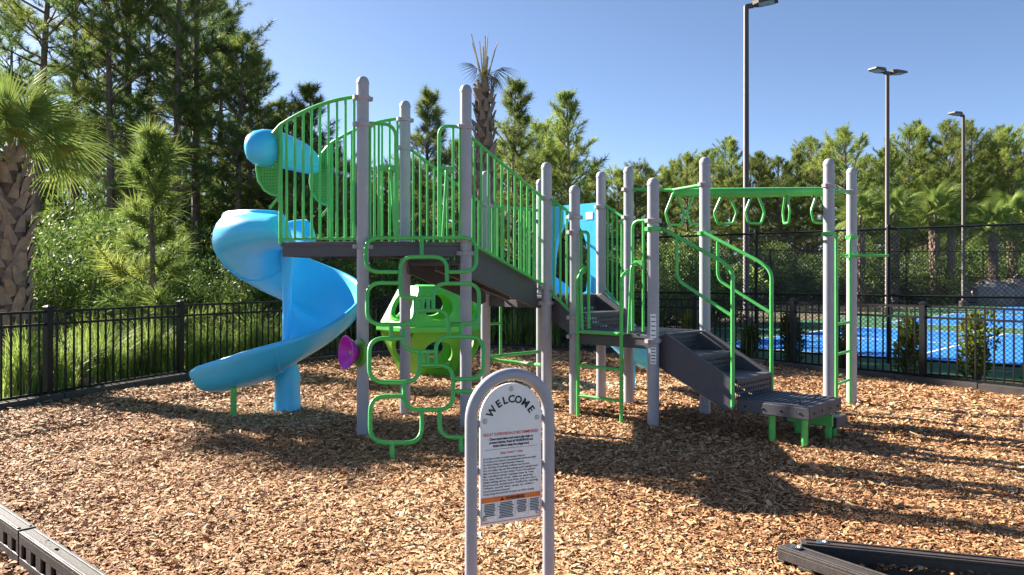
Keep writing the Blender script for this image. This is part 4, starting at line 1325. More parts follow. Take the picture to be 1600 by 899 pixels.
# ------------------------------------------------------------------ court light poles
def light_pole(x, y, H, heads, label):
    root = tag(empty('light_pole', (x, y, 0)), label, 'light pole', None)
    m = MB(); m.lathe((x, y, 0), [(0.14, 0), (0.14, 0.05), (0.105, 0.10), (0.085, H)], 12)
    m.build('pole', 'bronze', root)
    b = MB(); b.lathe((x, y, -0.05), [(0.24, 0), (0.24, 0.30), (0.20, 0.34), (0.11, 0.36)], 16); b.build('base_cover', 'bronze', root)
    for (dx, dy) in heads:
        d = Vector((dx, dy, 0)).normalized(); s_ = Vector((-d.y, d.x, 0)); up = Vector((0, 0, 1))
        d2 = (d + up * 0.10).normalized(); u2 = s_.cross(d2) * -1
        if u2.z < 0: u2 = -u2
        c = Vector((x, y, H - 0.02)) + d * 0.12
        a = MB(); a.bar(c - d * 0.12, c + d * 0.12, 0.10, 0.14); a.build('arm', 'bronze', root, smooth=False)
        h_ = MB(); q = c + d * 0.10
        prof = [(0.0, 0.13, 0.16), (0.20, 0.26, 0.15), (0.62, 0.28, 0.09), (0.78, 0.22, 0.05)]
        rows = []
        for (t, wd, th) in prof:
            p = q + d2 * t
            rows.append([p - s_ * wd - u2 * 0.02, p - s_ * wd + u2 * th * 0.6, p - s_ * wd * 0.7 + u2 * th, p + s_ * wd * 0.7 + u2 * th, p + s_ * wd + u2 * th * 0.6, p + s_ * wd - u2 * 0.02])
        h_.grid(rows, closed_v=True); h_.f.append((0, 1, 2, 3, 4, 5)); h_.f.append((23, 22, 21, 20, 19, 18))
        ho = h_.build('lamp_head', 'bronze', root, smooth=False)
        l_ = MB(); l_.box(q + d2 * 0.42 - u2 * 0.024, 0.50, 0.40, 0.012, d2, s_, u2); l_.build('lens', 'lens', ho, smooth=False)
light_pole(7.75, 25.0, 10.62, ((0.92, -0.4),), 'tall bronze light pole with one flat lamp head, nearest the climbing structure')
light_pole(16.9, 34.0, 10.85, ((-0.9, -0.43), (0.92, 0.35)), 'bronze light pole with two flat lamp heads beside the courts')
light_pole(25.7, 43.0, 10.85, ((-0.92, -0.4),), 'far bronze light pole with one flat lamp head before the pines')

# ------------------------------------------------------------------ plants
def unit(v): return v / np.linalg.norm(v, axis=-1, keepdims=True).clip(1e-9)
def needles(pos, dirs, size, per, rng, width=0.012, spread=0.95, tint=None, droop=0.12):
    """pos,dirs (n,3), size (n,) -> verts, faces, tint of thin needle triangles"""
    n = len(pos)
    p = np.repeat(pos, per, 0); d = np.repeat(dirs, per, 0); s = np.repeat(size, per)
    rv = unit(rng.normal(size=(n * per, 3)))
    dd = unit(d + rv * spread)
    l = s * rng.uniform(0.65, 1.1, n * per)
    b0 = p - d * (rng.uniform(0, 0.75, n * per) * s)[:, None]
    tip = b0 + dd * l[:, None]; tip[:, 2] -= droop * l
    sd = unit(np.cross(dd, rng.normal(size=(n * per, 3)))) * (width * s / 0.25)[:, None] * 0.5
    v = np.stack([b0 - sd, b0 + sd, tip], 1).reshape(-1, 3)
    f = np.arange(len(v))
    tt = np.repeat(tint if tint is not None else np.full(n, 0.5), per) + rng.normal(0, 0.10, n * per)
    return v, f, np.repeat(tt.clip(0, 1), 3)
def pine_meshes(seed, H=12.0, cb=0.35, rad=2.4, nb=64, per=20, tuft=0.26, mat='pine', shape='round', trunk_r=0.15, twigs=7, width=0.013, dead=6):
    rng = np.random.default_rng(seed); rnd = random.Random(seed)
    bend = rng.normal(0, 0.012 * H, 2); ph = rng.uniform(0, 6.28)
    def trunk_at(t):
        return Vector((bend[0] * t * t + 0.05 * math.sin(3 * t + ph), bend[1] * t * t + 0.05 * math.cos(2.4 * t + ph), H * t))
    wood = MB()
    wood.tube([trunk_at(i / 12) for i in range(13)], [trunk_r * (1.25 - 0.25 * min(1, i / 1.5)) * (1 - 0.88 * (i / 12) ** 1.25) + 0.008 for i in range(13)], 8)
    tp, td, ts, tt = [], [], [], []
    for b in range(nb):
        t = cb + (1 - cb) * ((b + rnd.random()) / nb) ** 0.9
        t = min(t, 0.985)
        k = (t - cb) / (1 - cb)
        if shape == 'round': prof = (0.45 + 0.75 * math.sin(math.pi * min(1, 0.18 + k * 0.62))) * (1 - k ** 3.5) + 0.10
        else: prof = (1 - k) ** 0.75 * 0.95 + 0.10
        Lb = rad * prof * rnd.uniform(0.6, 1.12)
        az = b * 2.399 + rnd.uniform(-0.5, 0.5)
        el = R(lerp(2, 62, k ** 1.3) + rnd.uniform(-12, 14))
        d = Vector((math.cos(az) * math.cos(el), math.sin(az) * math.cos(el), math.sin(el)))
        o = trunk_at(t); path = [o]
        for i in range(1, 5):
            d = (d + Vector((rnd.gauss(0, .10), rnd.gauss(0, .10), rnd.gauss(0.05, .08)))).normalized()
            path.append(path[-1] + d * (Lb / 4))
        wood.tube(path, [max(0.008, 0.02 * Lb ** 0.8 * (1 - 0.8 * i / 4)) for i in range(5)], 4, caps=False)
        nt_ = max(3, int(twigs * (0.5 + Lb / rad)))
        shade = rnd.gauss(0.5, 0.14)
        for j in range(nt_):
            s_ = 0.28 + 0.72 * (j + rnd.random()) / nt_
            x = s_ * 4; i0 = min(3, int(x)); q = lerp(path[i0], path[i0 + 1], x - i0)
            dirb = (path[i0 + 1] - path[i0]).normalized()
            sd = dirb.cross(Vector((0, 0, 1))); sd = sd.normalized() if sd.length > 1e-3 else Vector((1, 0, 0))
            td_ = (dirb * 0.7 + sd * (rnd.choice((-1, 1)) * rnd.uniform(0.3, 1.0)) + Vector((0, 0, rnd.uniform(0.0, 0.55)))).normalized()
            lt = Lb * rnd.uniform(0.12, 0.30) + 0.10
            e = q + td_ * lt
            wood.tube([q, e], [0.009, 0.005], 3, caps=False)
            m_ = 1 if lt < 0.45 else 2
            for c in range(m_):
                w_ = 1 - c * 0.34
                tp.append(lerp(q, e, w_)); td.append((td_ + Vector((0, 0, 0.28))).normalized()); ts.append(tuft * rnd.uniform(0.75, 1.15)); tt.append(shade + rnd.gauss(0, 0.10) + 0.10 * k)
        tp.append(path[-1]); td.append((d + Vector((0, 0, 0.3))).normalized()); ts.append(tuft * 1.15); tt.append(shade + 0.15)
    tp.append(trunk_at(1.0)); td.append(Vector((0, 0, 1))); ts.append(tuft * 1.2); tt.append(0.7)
    for b in range(dead):                       # bare stubs under the crown
        t = rnd.uniform(cb * 0.45, cb); az = rnd.uniform(0, 6.28); o = trunk_at(t)
        d = Vector((math.cos(az), math.sin(az), rnd.uniform(-0.25, 0.25))); l = rnd.uniform(0.4, 1.4)
        wood.tube([o, o + d * l * 0.5, o + d * l + Vector((0, 0, rnd.uniform(-.2, .1)))], [0.02, 0.013, 0.005], 4, caps=False)
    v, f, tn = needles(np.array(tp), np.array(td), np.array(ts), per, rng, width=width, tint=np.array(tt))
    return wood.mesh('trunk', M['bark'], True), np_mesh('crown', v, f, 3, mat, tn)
def plant_pine(meshes, x, y, sc, rot, label, group, name='pine_tree'):
    root = tag(empty(name, (x, y, -0.05)), label, 'tree', group)
    s_ = sc if hasattr(sc, '__len__') else (sc,) * 3
    for nm, me in zip(('trunk', 'crown'), meshes):
        o = link_mesh(nm, me, (0, 0, 0), (0, 0, rot), s_); o.parent = root
    return root

# young pine just behind the left fence
PIN = {}
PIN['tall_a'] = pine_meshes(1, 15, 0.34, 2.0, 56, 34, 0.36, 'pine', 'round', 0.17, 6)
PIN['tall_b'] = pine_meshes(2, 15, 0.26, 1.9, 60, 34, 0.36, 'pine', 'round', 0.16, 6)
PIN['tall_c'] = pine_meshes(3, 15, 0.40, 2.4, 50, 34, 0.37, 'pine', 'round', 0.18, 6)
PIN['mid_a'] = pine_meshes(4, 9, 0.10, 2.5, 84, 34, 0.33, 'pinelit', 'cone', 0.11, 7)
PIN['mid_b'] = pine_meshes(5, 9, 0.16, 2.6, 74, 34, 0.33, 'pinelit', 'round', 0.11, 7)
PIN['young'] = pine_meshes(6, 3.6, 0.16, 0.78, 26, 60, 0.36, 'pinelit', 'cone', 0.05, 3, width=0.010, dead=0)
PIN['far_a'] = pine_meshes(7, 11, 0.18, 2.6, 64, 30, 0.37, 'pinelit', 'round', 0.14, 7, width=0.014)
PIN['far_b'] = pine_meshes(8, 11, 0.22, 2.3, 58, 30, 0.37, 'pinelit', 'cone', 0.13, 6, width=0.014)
rp = random.Random(21)
def at_px(px, Y): return (px - 800) / F * Y
LEFT = 'slender dark green pine deep in the wood behind the left fence'
for (px, Y, hh, kind) in ((58, 26, 15.5, 'tall_c'), (118, 29, 16, 'tall_a'), (172, 25.5, 14.5, 'tall_b'), (203, 28, 16, 'tall_a'), (278, 25.5, 15, 'tall_b'),
                          (306, 28, 15.5, 'tall_a'), (345, 31, 13, 'tall_b'), (20, 36, 15, 'tall_b'), (238, 35, 17, 'tall_c'), (140, 40, 15, 'tall_c'),
                          (325, 38, 16, 'tall_c'), (372, 26, 10.2, 'tall_c'), (404, 33, 11.5, 'tall_b'), (440, 30, 8.6, 'tall_b'), (390, 27, 9.6, 'tall_a'), (436, 27.5, 8.0, 'tall_c'), (290, 42, 17, 'tall_b')):
    s_ = hh / 15.0
    plant_pine(PIN[kind], at_px(px, Y), Y, (max(s_, 0.8), max(s_, 0.8), s_), rp.uniform(0, 6.28),
               {58: 'tall pine with straight bare trunk rising behind the large sabal palm', 172: 'slender pine standing between the large sabal palm and young pine sapling',
                278: 'tall pine just behind the bright young pine sapling', 372: 'shorter pine with boughs spreading behind the blue slide hood', 440: 'low dark pine behind the curved slide entry guardrail'}.get(px, LEFT),
               'tall pines of the left wood')
plant_pine(PIN['young'], at_px(240, 14.4), 14.4, 1.22, 0.6, 'bright young pine sapling close behind the left picket fence', None, 'young_pine')
MIDL = 'lower pine in the belt of trees behind the playground fence'
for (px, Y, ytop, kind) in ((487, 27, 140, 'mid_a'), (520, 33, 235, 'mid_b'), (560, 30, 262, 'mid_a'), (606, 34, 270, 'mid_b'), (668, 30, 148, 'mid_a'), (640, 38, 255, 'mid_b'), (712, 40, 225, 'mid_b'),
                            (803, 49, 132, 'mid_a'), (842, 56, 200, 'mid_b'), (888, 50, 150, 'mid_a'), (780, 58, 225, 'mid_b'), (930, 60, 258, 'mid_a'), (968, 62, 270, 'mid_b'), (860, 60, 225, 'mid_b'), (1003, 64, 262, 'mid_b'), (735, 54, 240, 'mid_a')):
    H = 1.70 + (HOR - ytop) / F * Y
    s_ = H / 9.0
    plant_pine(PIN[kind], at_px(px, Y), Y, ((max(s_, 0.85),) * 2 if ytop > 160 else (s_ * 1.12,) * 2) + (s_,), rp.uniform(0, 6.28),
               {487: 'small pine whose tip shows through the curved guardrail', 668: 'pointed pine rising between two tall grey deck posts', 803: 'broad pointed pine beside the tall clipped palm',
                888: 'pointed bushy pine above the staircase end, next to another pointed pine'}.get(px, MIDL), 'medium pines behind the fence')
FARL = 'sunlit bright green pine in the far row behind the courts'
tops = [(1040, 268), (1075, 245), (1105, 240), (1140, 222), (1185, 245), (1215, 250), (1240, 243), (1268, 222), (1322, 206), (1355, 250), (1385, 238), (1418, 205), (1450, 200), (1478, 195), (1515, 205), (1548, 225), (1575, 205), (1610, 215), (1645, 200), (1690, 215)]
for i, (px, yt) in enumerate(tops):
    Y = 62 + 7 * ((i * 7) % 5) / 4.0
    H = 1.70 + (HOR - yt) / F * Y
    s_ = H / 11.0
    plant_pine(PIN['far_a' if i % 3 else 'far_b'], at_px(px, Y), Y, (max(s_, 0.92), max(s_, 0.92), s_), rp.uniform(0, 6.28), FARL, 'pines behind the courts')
for (px, yt) in ((1112, 236), (1143, 214), (1267, 214), (1325, 200), (1440, 188), (1500, 192), (1572, 196)):
    Y = 72; H = 1.70 + (HOR - yt) / F * Y; s_ = H / 15.0
    plant_pine(PIN['tall_c'], at_px(px, Y), Y, (s_ * 0.9, s_ * 0.9, s_), rp.uniform(0, 6.28), 'slim open-crowned pine standing above the far row of pines', 'slim pines above the far row')
for i in range(34):
    px = 1000 + i * 21 + rp.uniform(-8, 8); Y = 76 + rp.uniform(0, 14); yt = rp.uniform(235, 290)
    H = 1.70 + (HOR - yt) / F * Y; s_ = H / 11.0
    plant_pine(PIN['far_b' if i % 2 else 'far_a'], at_px(px, Y), Y, (max(s_, 1.1), max(s_, 1.1), s_), rp.uniform(0, 6.28), FARL, 'pines behind the courts')
for i in range(30):
    px = -40 + i * 36 + rp.uniform(-12, 12); Y = 46 + rp.uniform(0, 16); yt = rp.uniform(150, 250) if px < 400 else rp.uniform(285, 330)
    H = 1.70 + (HOR - yt) / F * Y; s_ = H / 15.0
    plant_pine(PIN['tall_b' if i % 2 else 'tall_a'], at_px(px, Y), Y, (max(s_, 0.9), max(s_, 0.9), s_), rp.uniform(0, 6.28), 'distant dark pine filling the back of the wood', 'distant pines')

# broad-leaved bushes
def leaf_cloud(seed, n, rx, rz, leaf, lobes=9, mat='bush', upright=0.0):
    rng = np.random.default_rng(seed)
    lc = np.stack([rng.normal(0, 0.45, lobes) * rx, rng.normal(0, 0.45, lobes) * rx, rng.uniform(0.25, 0.85, lobes) * rz], 1)
    lr = rng.uniform(0.30, 0.55, lobes)
    k = rng.integers(0, lobes, n)
    dv = unit(rng.normal(size=(n, 3)))
    rr = rng.uniform(0.45, 1.0, n) ** 0.5
    p = lc[k] + dv * (rr * lr[k])[:, None] * np.array([rx, rx, rz * 0.62])
    p[:, 2] = np.abs(p[:, 2]) + 0.02
    ax = unit(dv + rng.normal(0, 0.6, (n, 3)) + np.array([0, 0, upright])); sd = unit(np.cross(ax, rng.normal(size=(n, 3))))
    l = leaf * rng.uniform(0.6, 1.3, n); w_ = l * 0.42
    v = np.stack([p, p + ax * (l * 0.5)[:, None] - sd * (w_ / 2)[:, None], p + ax * l[:, None], p + ax * (l * 0.5)[:, None] + sd * (w_ / 2)[:, None]], 1).reshape(-1, 3)
    f = np.arange(len(v))
    tn = np.repeat((0.45 + 0.12 * rng.normal(size=lobes))[k] + rng.normal(0, 0.16, n) + 0.12 * (p[:, 2] / rz), 4)
    stems = MB()
    for c in lc:
        stems.tube([Vector((c[0] * 0.1, c[1] * 0.1, 0)), Vector((c[0] * 0.6, c[1] * 0.6, c[2] * 0.6)), Vector(c)], [0.022, 0.015, 0.006], 5, caps=False)
    return stems.mesh('stems', M['bark'], True), np_mesh('foliage', v, f, 4, mat, tn.clip(0, 1))
BUSH = [leaf_cloud(31, 5200, 1.0, 1.6, 0.085), leaf_cloud(32, 5200, 1.2, 1.3, 0.095, 11), leaf_cloud(33, 4600, 0.85, 2.1, 0.08, 10)]
def plant_bush(meshes, x, y, sc, rot, label, group, name='bush', zz=-0.06):
    root = tag(empty(name, (x, y, zz)), label, 'bush', group)
    s_ = sc if hasattr(sc, '__len__') else (sc,) * 3
    for nm, me in zip(('stems', 'foliage'), meshes):
        o = link_mesh(nm, me, (0, 0, 0), (0, 0, rot), s_); o.parent = root
LB = 'leafy dark green bush growing under the pines behind the left fence'
for i in range(34):
    px = -30 + i * 16.5 + rp.uniform(-10, 10); Y = rp.choice((16.5, 18.5, 21, 24)) + rp.uniform(-0.8, 0.8)
    if px > 420: Y += 2.5
    sc = rp.uniform(0.85, 1.35) * (1.0 if Y < 19 else 1.35)
    plant_bush(BUSH[i % 3], at_px(px, Y), Y, (sc, sc, sc * rp.uniform(0.75, 1.15)), rp.uniform(0, 6.28), LB, 'bushes under the left pines')
for i in range(26):
    px = 10 + i * 20 + rp.uniform(-10, 10); Y = 30 + rp.uniform(0, 12); sc = rp.uniform(1.6, 2.5)
    plant_bush(BUSH[i % 3], at_px(px, Y), Y, (sc * 1.15, sc, sc * 1.5), rp.uniform(0, 6.28), LB, 'bushes under the left pines')
CB = 'rounded green bush behind the fence under the medium pines'
for i in range(34):
    px = 520 + i * 18 + rp.uniform(-8, 8); Y = rp.choice((21, 24, 28)) + rp.uniform(-0.6, 0.6); sc = rp.uniform(0.9, 1.5) * Y / 22
    plant_bush(BUSH[(i * 2) % 3], at_px(px, Y), Y, (sc, sc, sc * rp.uniform(0.7, 1.2)), rp.uniform(0, 6.28), CB, 'bushes behind the fence')
RB = 'sunlit green bush in the planting strip behind the courts'
for i in range(40):
    px = 1010 + i * 17 + rp.uniform(-9, 9); Y = 47.5 + rp.uniform(0, 9); sc = rp.uniform(1.4, 2.6)
    plant_bush(BUSH[i % 3], at_px(px, Y), Y, (sc, sc, sc * rp.uniform(0.6, 1.0)), rp.uniform(0, 6.28), RB, 'bushes behind the courts')
# upright hedge shrubs between picket fence and chain link
PODO = [leaf_cloud(41, 1700, 0.24, 1.0, 0.085, 11, 'podo', 0.9), leaf_cloud(42, 1700, 0.22, 0.95, 0.085, 11, 'podo', 0.9)]
for i, (px, Y, s_) in enumerate(((1085, 16.3, 0.9), (1237, 14.3, 1.0), (1318, 13.3, 0.8), (1418, 12.7, 1.02), (1527, 11.75, 1.05), (1625, 11.1, 1.0), (1010, 17.6, 0.8), (1170, 15.0, 0.75))):
    plant_bush(PODO[i % 2], at_px(px, Y), Y, s_, i * 1.3, 'narrow upright shrub with fine leaves between picket fence and chain link', 'shrubs between the fences', 'hedge_shrub')

# ornamental grass clumps
def grass_mesh(seed, n=260, h=0.85, r_=0.16, seg=4):
    rng = np.random.default_rng(seed); V_, F_, T_ = [], [], []
    az = rng.uniform(0, 6.28, n); hh = h * rng.uniform(0.55, 1.15, n); lean = rng.uniform(0.08, 0.75, n); b = rng.uniform(0, r_, n); ba = rng.uniform(0, 6.28, n)
    w0 = rng.uniform(0.006, 0.011, n); tn = rng.normal(0.5, 0.2, n).clip(0, 1)
    for s_ in range(seg + 1):
        t = s_ / seg
        out = lean * hh * (t ** 1.7); up = hh * t * (1 - 0.45 * lean * t ** 2)
        c = np.stack([np.cos(ba) * b + np.cos(az) * out, np.sin(ba) * b + np.sin(az) * out, up], 1)
        sd = np.stack([-np.sin(az + 0.6), np.cos(az + 0.6), np.zeros(n)], 1) * (w0 * (1 - 0.85 * t))[:, None]
        V_.append(np.stack([c - sd, c + sd], 1))
    v = np.stack(V_, 1)                        # n, seg+1, 2, 3
    idx = np.arange(n * (seg + 1) * 2).reshape(n, seg + 1, 2)
    f = np.stack([idx[:, :-1, 0], idx[:, :-1, 1], idx[:, 1:, 1], idx[:, 1:, 0]], -1).reshape(-1)
    return np_mesh('grass_clump', v.reshape(-1, 3), f, 4, 'grassc', np.repeat(tn, (seg + 1) * 2))
GR = [grass_mesh(51), grass_mesh(52, 300, 0.95, 0.2), grass_mesh(53, 220, 0.75, 0.14)]
GL = 'pale yellow green ornamental grass clump behind the left picket fence'
gs = [(28, 10.4), (50, 10.9), (100, 11.2), (128, 12.0), (160, 12.4), (190, 12.7), (205, 13.0), (232, 13.2), (262, 13.5), (300, 14.1), (322, 14.3), (345, 14.6), (372, 15.0), (398, 15.4), (420, 15.8), (440, 16.0), (150, 14.2), (215, 15.0), (270, 15.6), (340, 16.2), (400, 17.0), (110, 13.6), (60, 12.6), (10, 11.4), (470, 17.2), (520, 17.9), (575, 18.6), (630, 19.0)]
for i, (px, Y) in enumerate(gs):
    o = link_mesh('grass_clump', GR[i % 3], (at_px(px, Y), Y, -0.05), (0, 0, i * 1.7), rp.uniform(0.9, 1.3))
    tag(o, GL, 'ornamental grass', 'grass clumps behind the left fence')
for i, (px, Y) in enumerate([(690, 19.4), (760, 19.2), (800, 19.0), (835, 19.2), (870, 19.4), (905, 19.6), (950, 19.2), (815, 20.2), (880, 20.4)]):
    o = link_mesh('grass_clump', GR[(i + 1) % 3], (at_px(px, Y), Y, -0.05), (0, 0, i * 2.1), rp.uniform(0.85, 1.2))
    tag(o, 'green grass clump behind the fence under the staircase', 'ornamental grass', 'grass clumps behind the far fence')

# sabal palms
def frond_mesh(seed, pet=0.95, blade=0.85, nseg=34, mat='palm', droop=0.35, wmul=1.0, fold=0.0):
    """petiole along +x from the origin, fan at its end"""
    rng = np.random.default_rng(seed); V_, F_, T_ = [], [], []
    pm = MB()
    arc = [Vector((pet * t, 0, -0.10 * pet * t * t)) for t in (0, 0.33, 0.66, 1.0)]
    pm.tube(arc, [0.022, 0.016, 0.012, 0.009], 5)
    tip0 = arc[-1]
    vs, fs, tn = [], [], []
    for i in range(nseg):
        t = i / (nseg - 1) * 2 - 1
        an = t * R(128)
        l = blade * (0.72 + 0.28 * math.cos(t * 1.35)) * rng.uniform(0.9, 1.06)
        d = Vector((math.cos(an), math.sin(an) * (1 - fold), -0.05 - fold * 0.3 * abs(math.sin(an)))).normalized()
        sd = Vector((-math.sin(an), math.cos(an), 0))
        w_ = 0.021 * wmul
        o = tip0 + Vector((0.10 * math.cos(t * 1.2) - 0.10, 0, 0))
        c = rng.normal(0.55, 0.14)
        b0 = len(vs)
        for k, (s_, ww) in enumerate(((0.02, 0.25), (0.38, 1.0), (0.70, 0.62), (1.0, 0.04))):
            q = o + d * (l * s_) + Vector((0, 0, -droop * l * s_ ** 2.4 - 0.04 * (1 - math.cos(an)) * s_))
            up = Vector((0, 0, 0.35 * w_ * ww))
            vs += [q - sd * (w_ * ww) + up, q - Vector((0, 0, 0)), q + sd * (w_ * ww) + up]
            tn += [c, c - 0.08, c]
        for k in range(3):
            a = b0 + k * 3
            fs += [(a, a + 1, a + 4, a + 3), (a + 1, a + 2, a + 5, a + 4)]
    fan = np_mesh('frond', np.array([tuple(v) for v in vs]), np.array(fs).ravel(), 4, mat, np.array(tn).clip(0, 1))
    stalk = pm.mesh('petiole', M['petiole' if mat == 'palm' else 'drypet'], True)
    return fan, stalk
def boot_mesh(s_=1.0):
    m = MB()                                   # split leaf base: a wedge standing off the trunk along +x, pointing up
    w_ = 0.11 * s_
    rows = []
    for (zz, off, ww, th) in ((0.0, 0.0, 1.0, 0.03), (0.12, 0.03, 0.82, 0.035), (0.25, 0.075, 0.55, 0.03), (0.33, 0.12, 0.40, 0.022)):
        zz *= s_; off *= s_; th *= s_
        rows.append([Vector((off, -w_ * ww, zz)), Vector((off + th, -w_ * ww * 0.5, zz + 0.005)), Vector((off + th * 1.3, 0, zz + 0.01)), Vector((off + th, w_ * ww * 0.5, zz + 0.005)), Vector((off, w_ * ww, zz)), Vector((off - 0.03 * s_, 0, zz))])
    m.grid(rows, closed_v=True); m.f.append((18, 19, 20, 21, 22, 23))
    return m.mesh('leaf_boot', M['boot'], False)
FR = [frond_mesh(61, 0.95, 0.92, 40, droop=0.45, fold=0.2), frond_mesh(62, 1.05, 1.0, 42, droop=0.65, fold=0.3), frond_mesh(63, 0.8, 0.9, 38, droop=0.35, fold=0.45)]
DRY = frond_mesh(64, 0.45, 0.62, 22, 'drypalm', droop=0.9, wmul=0.8, fold=0.5)
BOOT = boot_mesh(1.0)
def palm(x, y, H, r_, label, fronds, boot_rows, per_row, seed, name='sabal_palm', group=None, dry=0, boots_from=0.3, scale=1.0, lean=(0, 0)):
    rnd = random.Random(seed)
    root = tag(empty(name, (x, y, -0.05)), label, 'palm tree', group)
    t = MB(); t.tube([Vector((x + lean[0] * k / 8, y + lean[1] * k / 8, -0.05 + (H + 0.05) * k / 8)) for k in range(9)], [r_ * (1.05 if k == 0 else 0.92 if k < 7 else 0.72 if k == 7 else 0.4) for k in range(9)], 16)
    t.build('trunk', 'palmtrunk', root)
    for i in range(boot_rows):
        f_ = i / max(1, boot_rows - 1); h = lerp(boots_from, H - 0.25, f_)
        for k in range(per_row):
            a = 2 * math.pi * (k + (i % 2) * 0.5) / per_row + rnd.uniform(-0.10, 0.10)
            rr = r_ * (0.90 if f_ < 0.85 else 0.78)
            cx, cy = x + lean[0] * h / H, y + lean[1] * h / H
            o = link_mesh('leaf_boot', BOOT, (cx + rr * math.cos(a), cy + rr * math.sin(a), h + rnd.uniform(-.04, .04)), (rnd.gauss(0, 0.30), rnd.gauss(0, 0.1), a), rnd.uniform(0.8, 1.15) * r_ / 0.27, parent=root)
    top = Vector((x + lean[0], y + lean[1], H))
    for i in range(fronds):
        a = i * 2.399 + rnd.uniform(-0.25, 0.25); el = lerp(84, 0, (i + 0.5) / fronds) + rnd.uniform(-8, 8)
        fan, st = FR[i % 3]
        o = link_mesh('frond', fan, top + Vector((0.08 * math.cos(a), 0.08 * math.sin(a), -0.12)), (0, 0, 0), scale * rnd.uniform(0.85, 1.1), parent=root)
        o.rotation_euler = (rnd.gauss(0, 0.25), -R(el), a)
        s_ = bpy.data.objects.new('petiole', st); COL.objects.link(s_); s_.parent = o
    for i in range(dry):
        a = i * 2.399; el = rnd.uniform(-70, 5) if i % 2 else rnd.uniform(35, 75)
        o = link_mesh('frond', DRY[0], top + Vector((0.06 * math.cos(a), 0.06 * math.sin(a), rnd.uniform(-0.05, 0.45))), (0, -R(el), a), rnd.uniform(0.5, 0.75), parent=root)
        s_ = bpy.data.objects.new('petiole', DRY[1]); COL.objects.link(s_); s_.parent = o
    return root
palm(at_px(18, 11.4), 11.4, 3.62, 0.225, 'large sabal palm with full green fan crown behind the left fence', 25, 18, 7, 71, scale=0.74)
tall = palm(at_px(757, 20.5), 20.5, 6.85, 0.26, 'tall sabal palm with clipped crown and bare stalks behind the structure', 0, 26, 7, 72, dry=8, boots_from=0.6)
rt = random.Random(5)
for i in range(9):
    a = i * 2.4; l = rt.uniform(0.9, 1.55); th = R(rt.uniform(2, 20))
    b0 = Vector((at_px(757, 20.5), 20.5, 6.75)); d = Vector((math.cos(a) * math.sin(th), math.sin(a) * math.sin(th), math.cos(th)))
    m = MB(); m.tube([b0, b0 + d * l * 0.5, b0 + d * l], [0.030, 0.022, 0.014], 5)
    m.build('cut_stalk', 'drypet', tall)
# wooden props of the palms
def prop(a, b, label):
    m = MB(); m.bar(a, b, 0.09, 0.045)
    m.box(Vector(b) + Vector((0, 0, 0.02)), 0.22, 0.22, 0.10)
    tag(m.build('wooden_prop', 'wood', smooth=False, origin=tuple(b), bevel=0.005), label, 'prop')
prop(P(70, 490, 11.5), Vector((at_px(132, 11.9), 11.9, 0.0)), 'weathered wooden prop bracing the large sabal palm')
prop(Vector((at_px(765, 20.5), 20.4, 2.0)), Vector((at_px(835, 19.9), 19.9, 0.0)), 'wooden prop bracing the tall clipped palm')
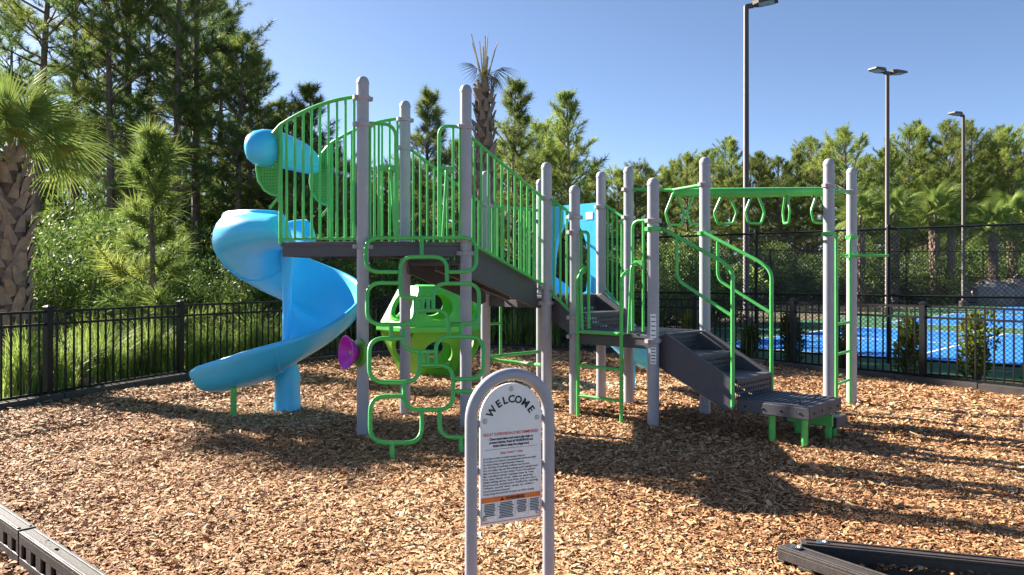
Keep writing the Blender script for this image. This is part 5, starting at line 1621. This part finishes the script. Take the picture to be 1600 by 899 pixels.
# palms beyond the courts, one crown mesh shared
def far_palm_meshes(seed):
    rnd = random.Random(seed); vs, fs, tn = [], [], []; off = 0
    for i in range(26):
        me = FR[i % 3][0]
        n = len(me.vertices); co = np.zeros(n * 3, np.float32); me.vertices.foreach_get('co', co); co = co.reshape(-1, 3)
        a = i * 2.399; el = lerp(85, -25, i / 25.0)
        Mx = np.array((Matrix.Rotation(a, 3, 'Z') @ Matrix.Rotation(-R(el), 3, 'Y')))
        co = co @ Mx.T * rnd.uniform(0.9, 1.15); co[:, 2] += 3.0
        li = np.zeros(len(me.loops), np.int32); me.loops.foreach_get('vertex_index', li)
        tv = np.zeros(n, np.float32); me.attributes['tint'].data.foreach_get('value', tv)
        vs.append(co); fs.append(li + off); tn.append(tv); off += n
    crown = np_mesh('crown', np.concatenate(vs), np.concatenate(fs), 4, 'palm', np.concatenate(tn))
    t = MB(); t.tube([Vector((0, 0, 3.0 * k / 6)) for k in range(7)], [0.28, 0.26, 0.25, 0.25, 0.26, 0.22, 0.12], 10)
    for i in range(12):
        for k in range(7):
            a = 2 * math.pi * (k + (i % 2) * 0.5) / 7; h = 0.2 + i * 0.22
            c = Vector((0.25 * math.cos(a), 0.25 * math.sin(a), h)); d = Vector((math.cos(a) * 0.45, math.sin(a) * 0.45, 0.9)).normalized()
            t.tube([c, c + d * 0.3], [0.10, 0.045], 4)
    return t.mesh('trunk', M['boot'], False), crown
FP_ = far_palm_meshes(81)
for i, (px, Y, ycr, s_) in enumerate(((1345, 47, 335, 0.9), (1398, 46.8, 332, 0.9), (1460, 47.5, 330, 1.0), (1486, 47, 352, 0.75), (1552, 46.9, 352, 0.9), (1582, 48, 340, 1.0), (1628, 47, 345, 0.9))):
    H = EYE + (HOR - ycr) / F * Y; k = H / 3.0
    root = tag(empty('sabal_palm', (at_px(px, Y), Y, -0.05)), 'stout sabal palm with fan crown behind the far court fence', 'palm tree', 'palms behind the courts')
    o = link_mesh('trunk', FP_[0], (0, 0, 0), (0, 0, i), (0.8 * s_, 0.8 * s_, k)); o.parent = root
    o = link_mesh('crown', FP_[1], (0, 0, 3.0 * k - 3.0 * 1.05 * s_), (0, 0, i * 1.3), 1.05 * s_); o.parent = root
# pale boulders by the far fence
for i, (px, Y, s_) in enumerate(((1540, 47.0, 1.3), (1562, 46.9, 1.1), (1590, 47.1, 1.4), (1515, 47.3, 0.9))):
    m = MB(); rnd = random.Random(i + 5)
    rows = []
    for a in range(7):
        th = math.pi * a / 6
        rows.append([Vector((math.sin(th) * math.cos(b * 0.785), math.sin(th) * math.sin(b * 0.785) * 0.8, -math.cos(th))) * rnd.uniform(0.85, 1.15) * s_ for b in range(8)])
    m.grid(rows, closed_v=True)
    tag(m.build('boulder', 'stone', smooth=False, origin=None), 'pale weathered boulder at the foot of the far palms', 'boulder', 'boulders behind the courts').location = (at_px(px, Y), Y, 0.3)
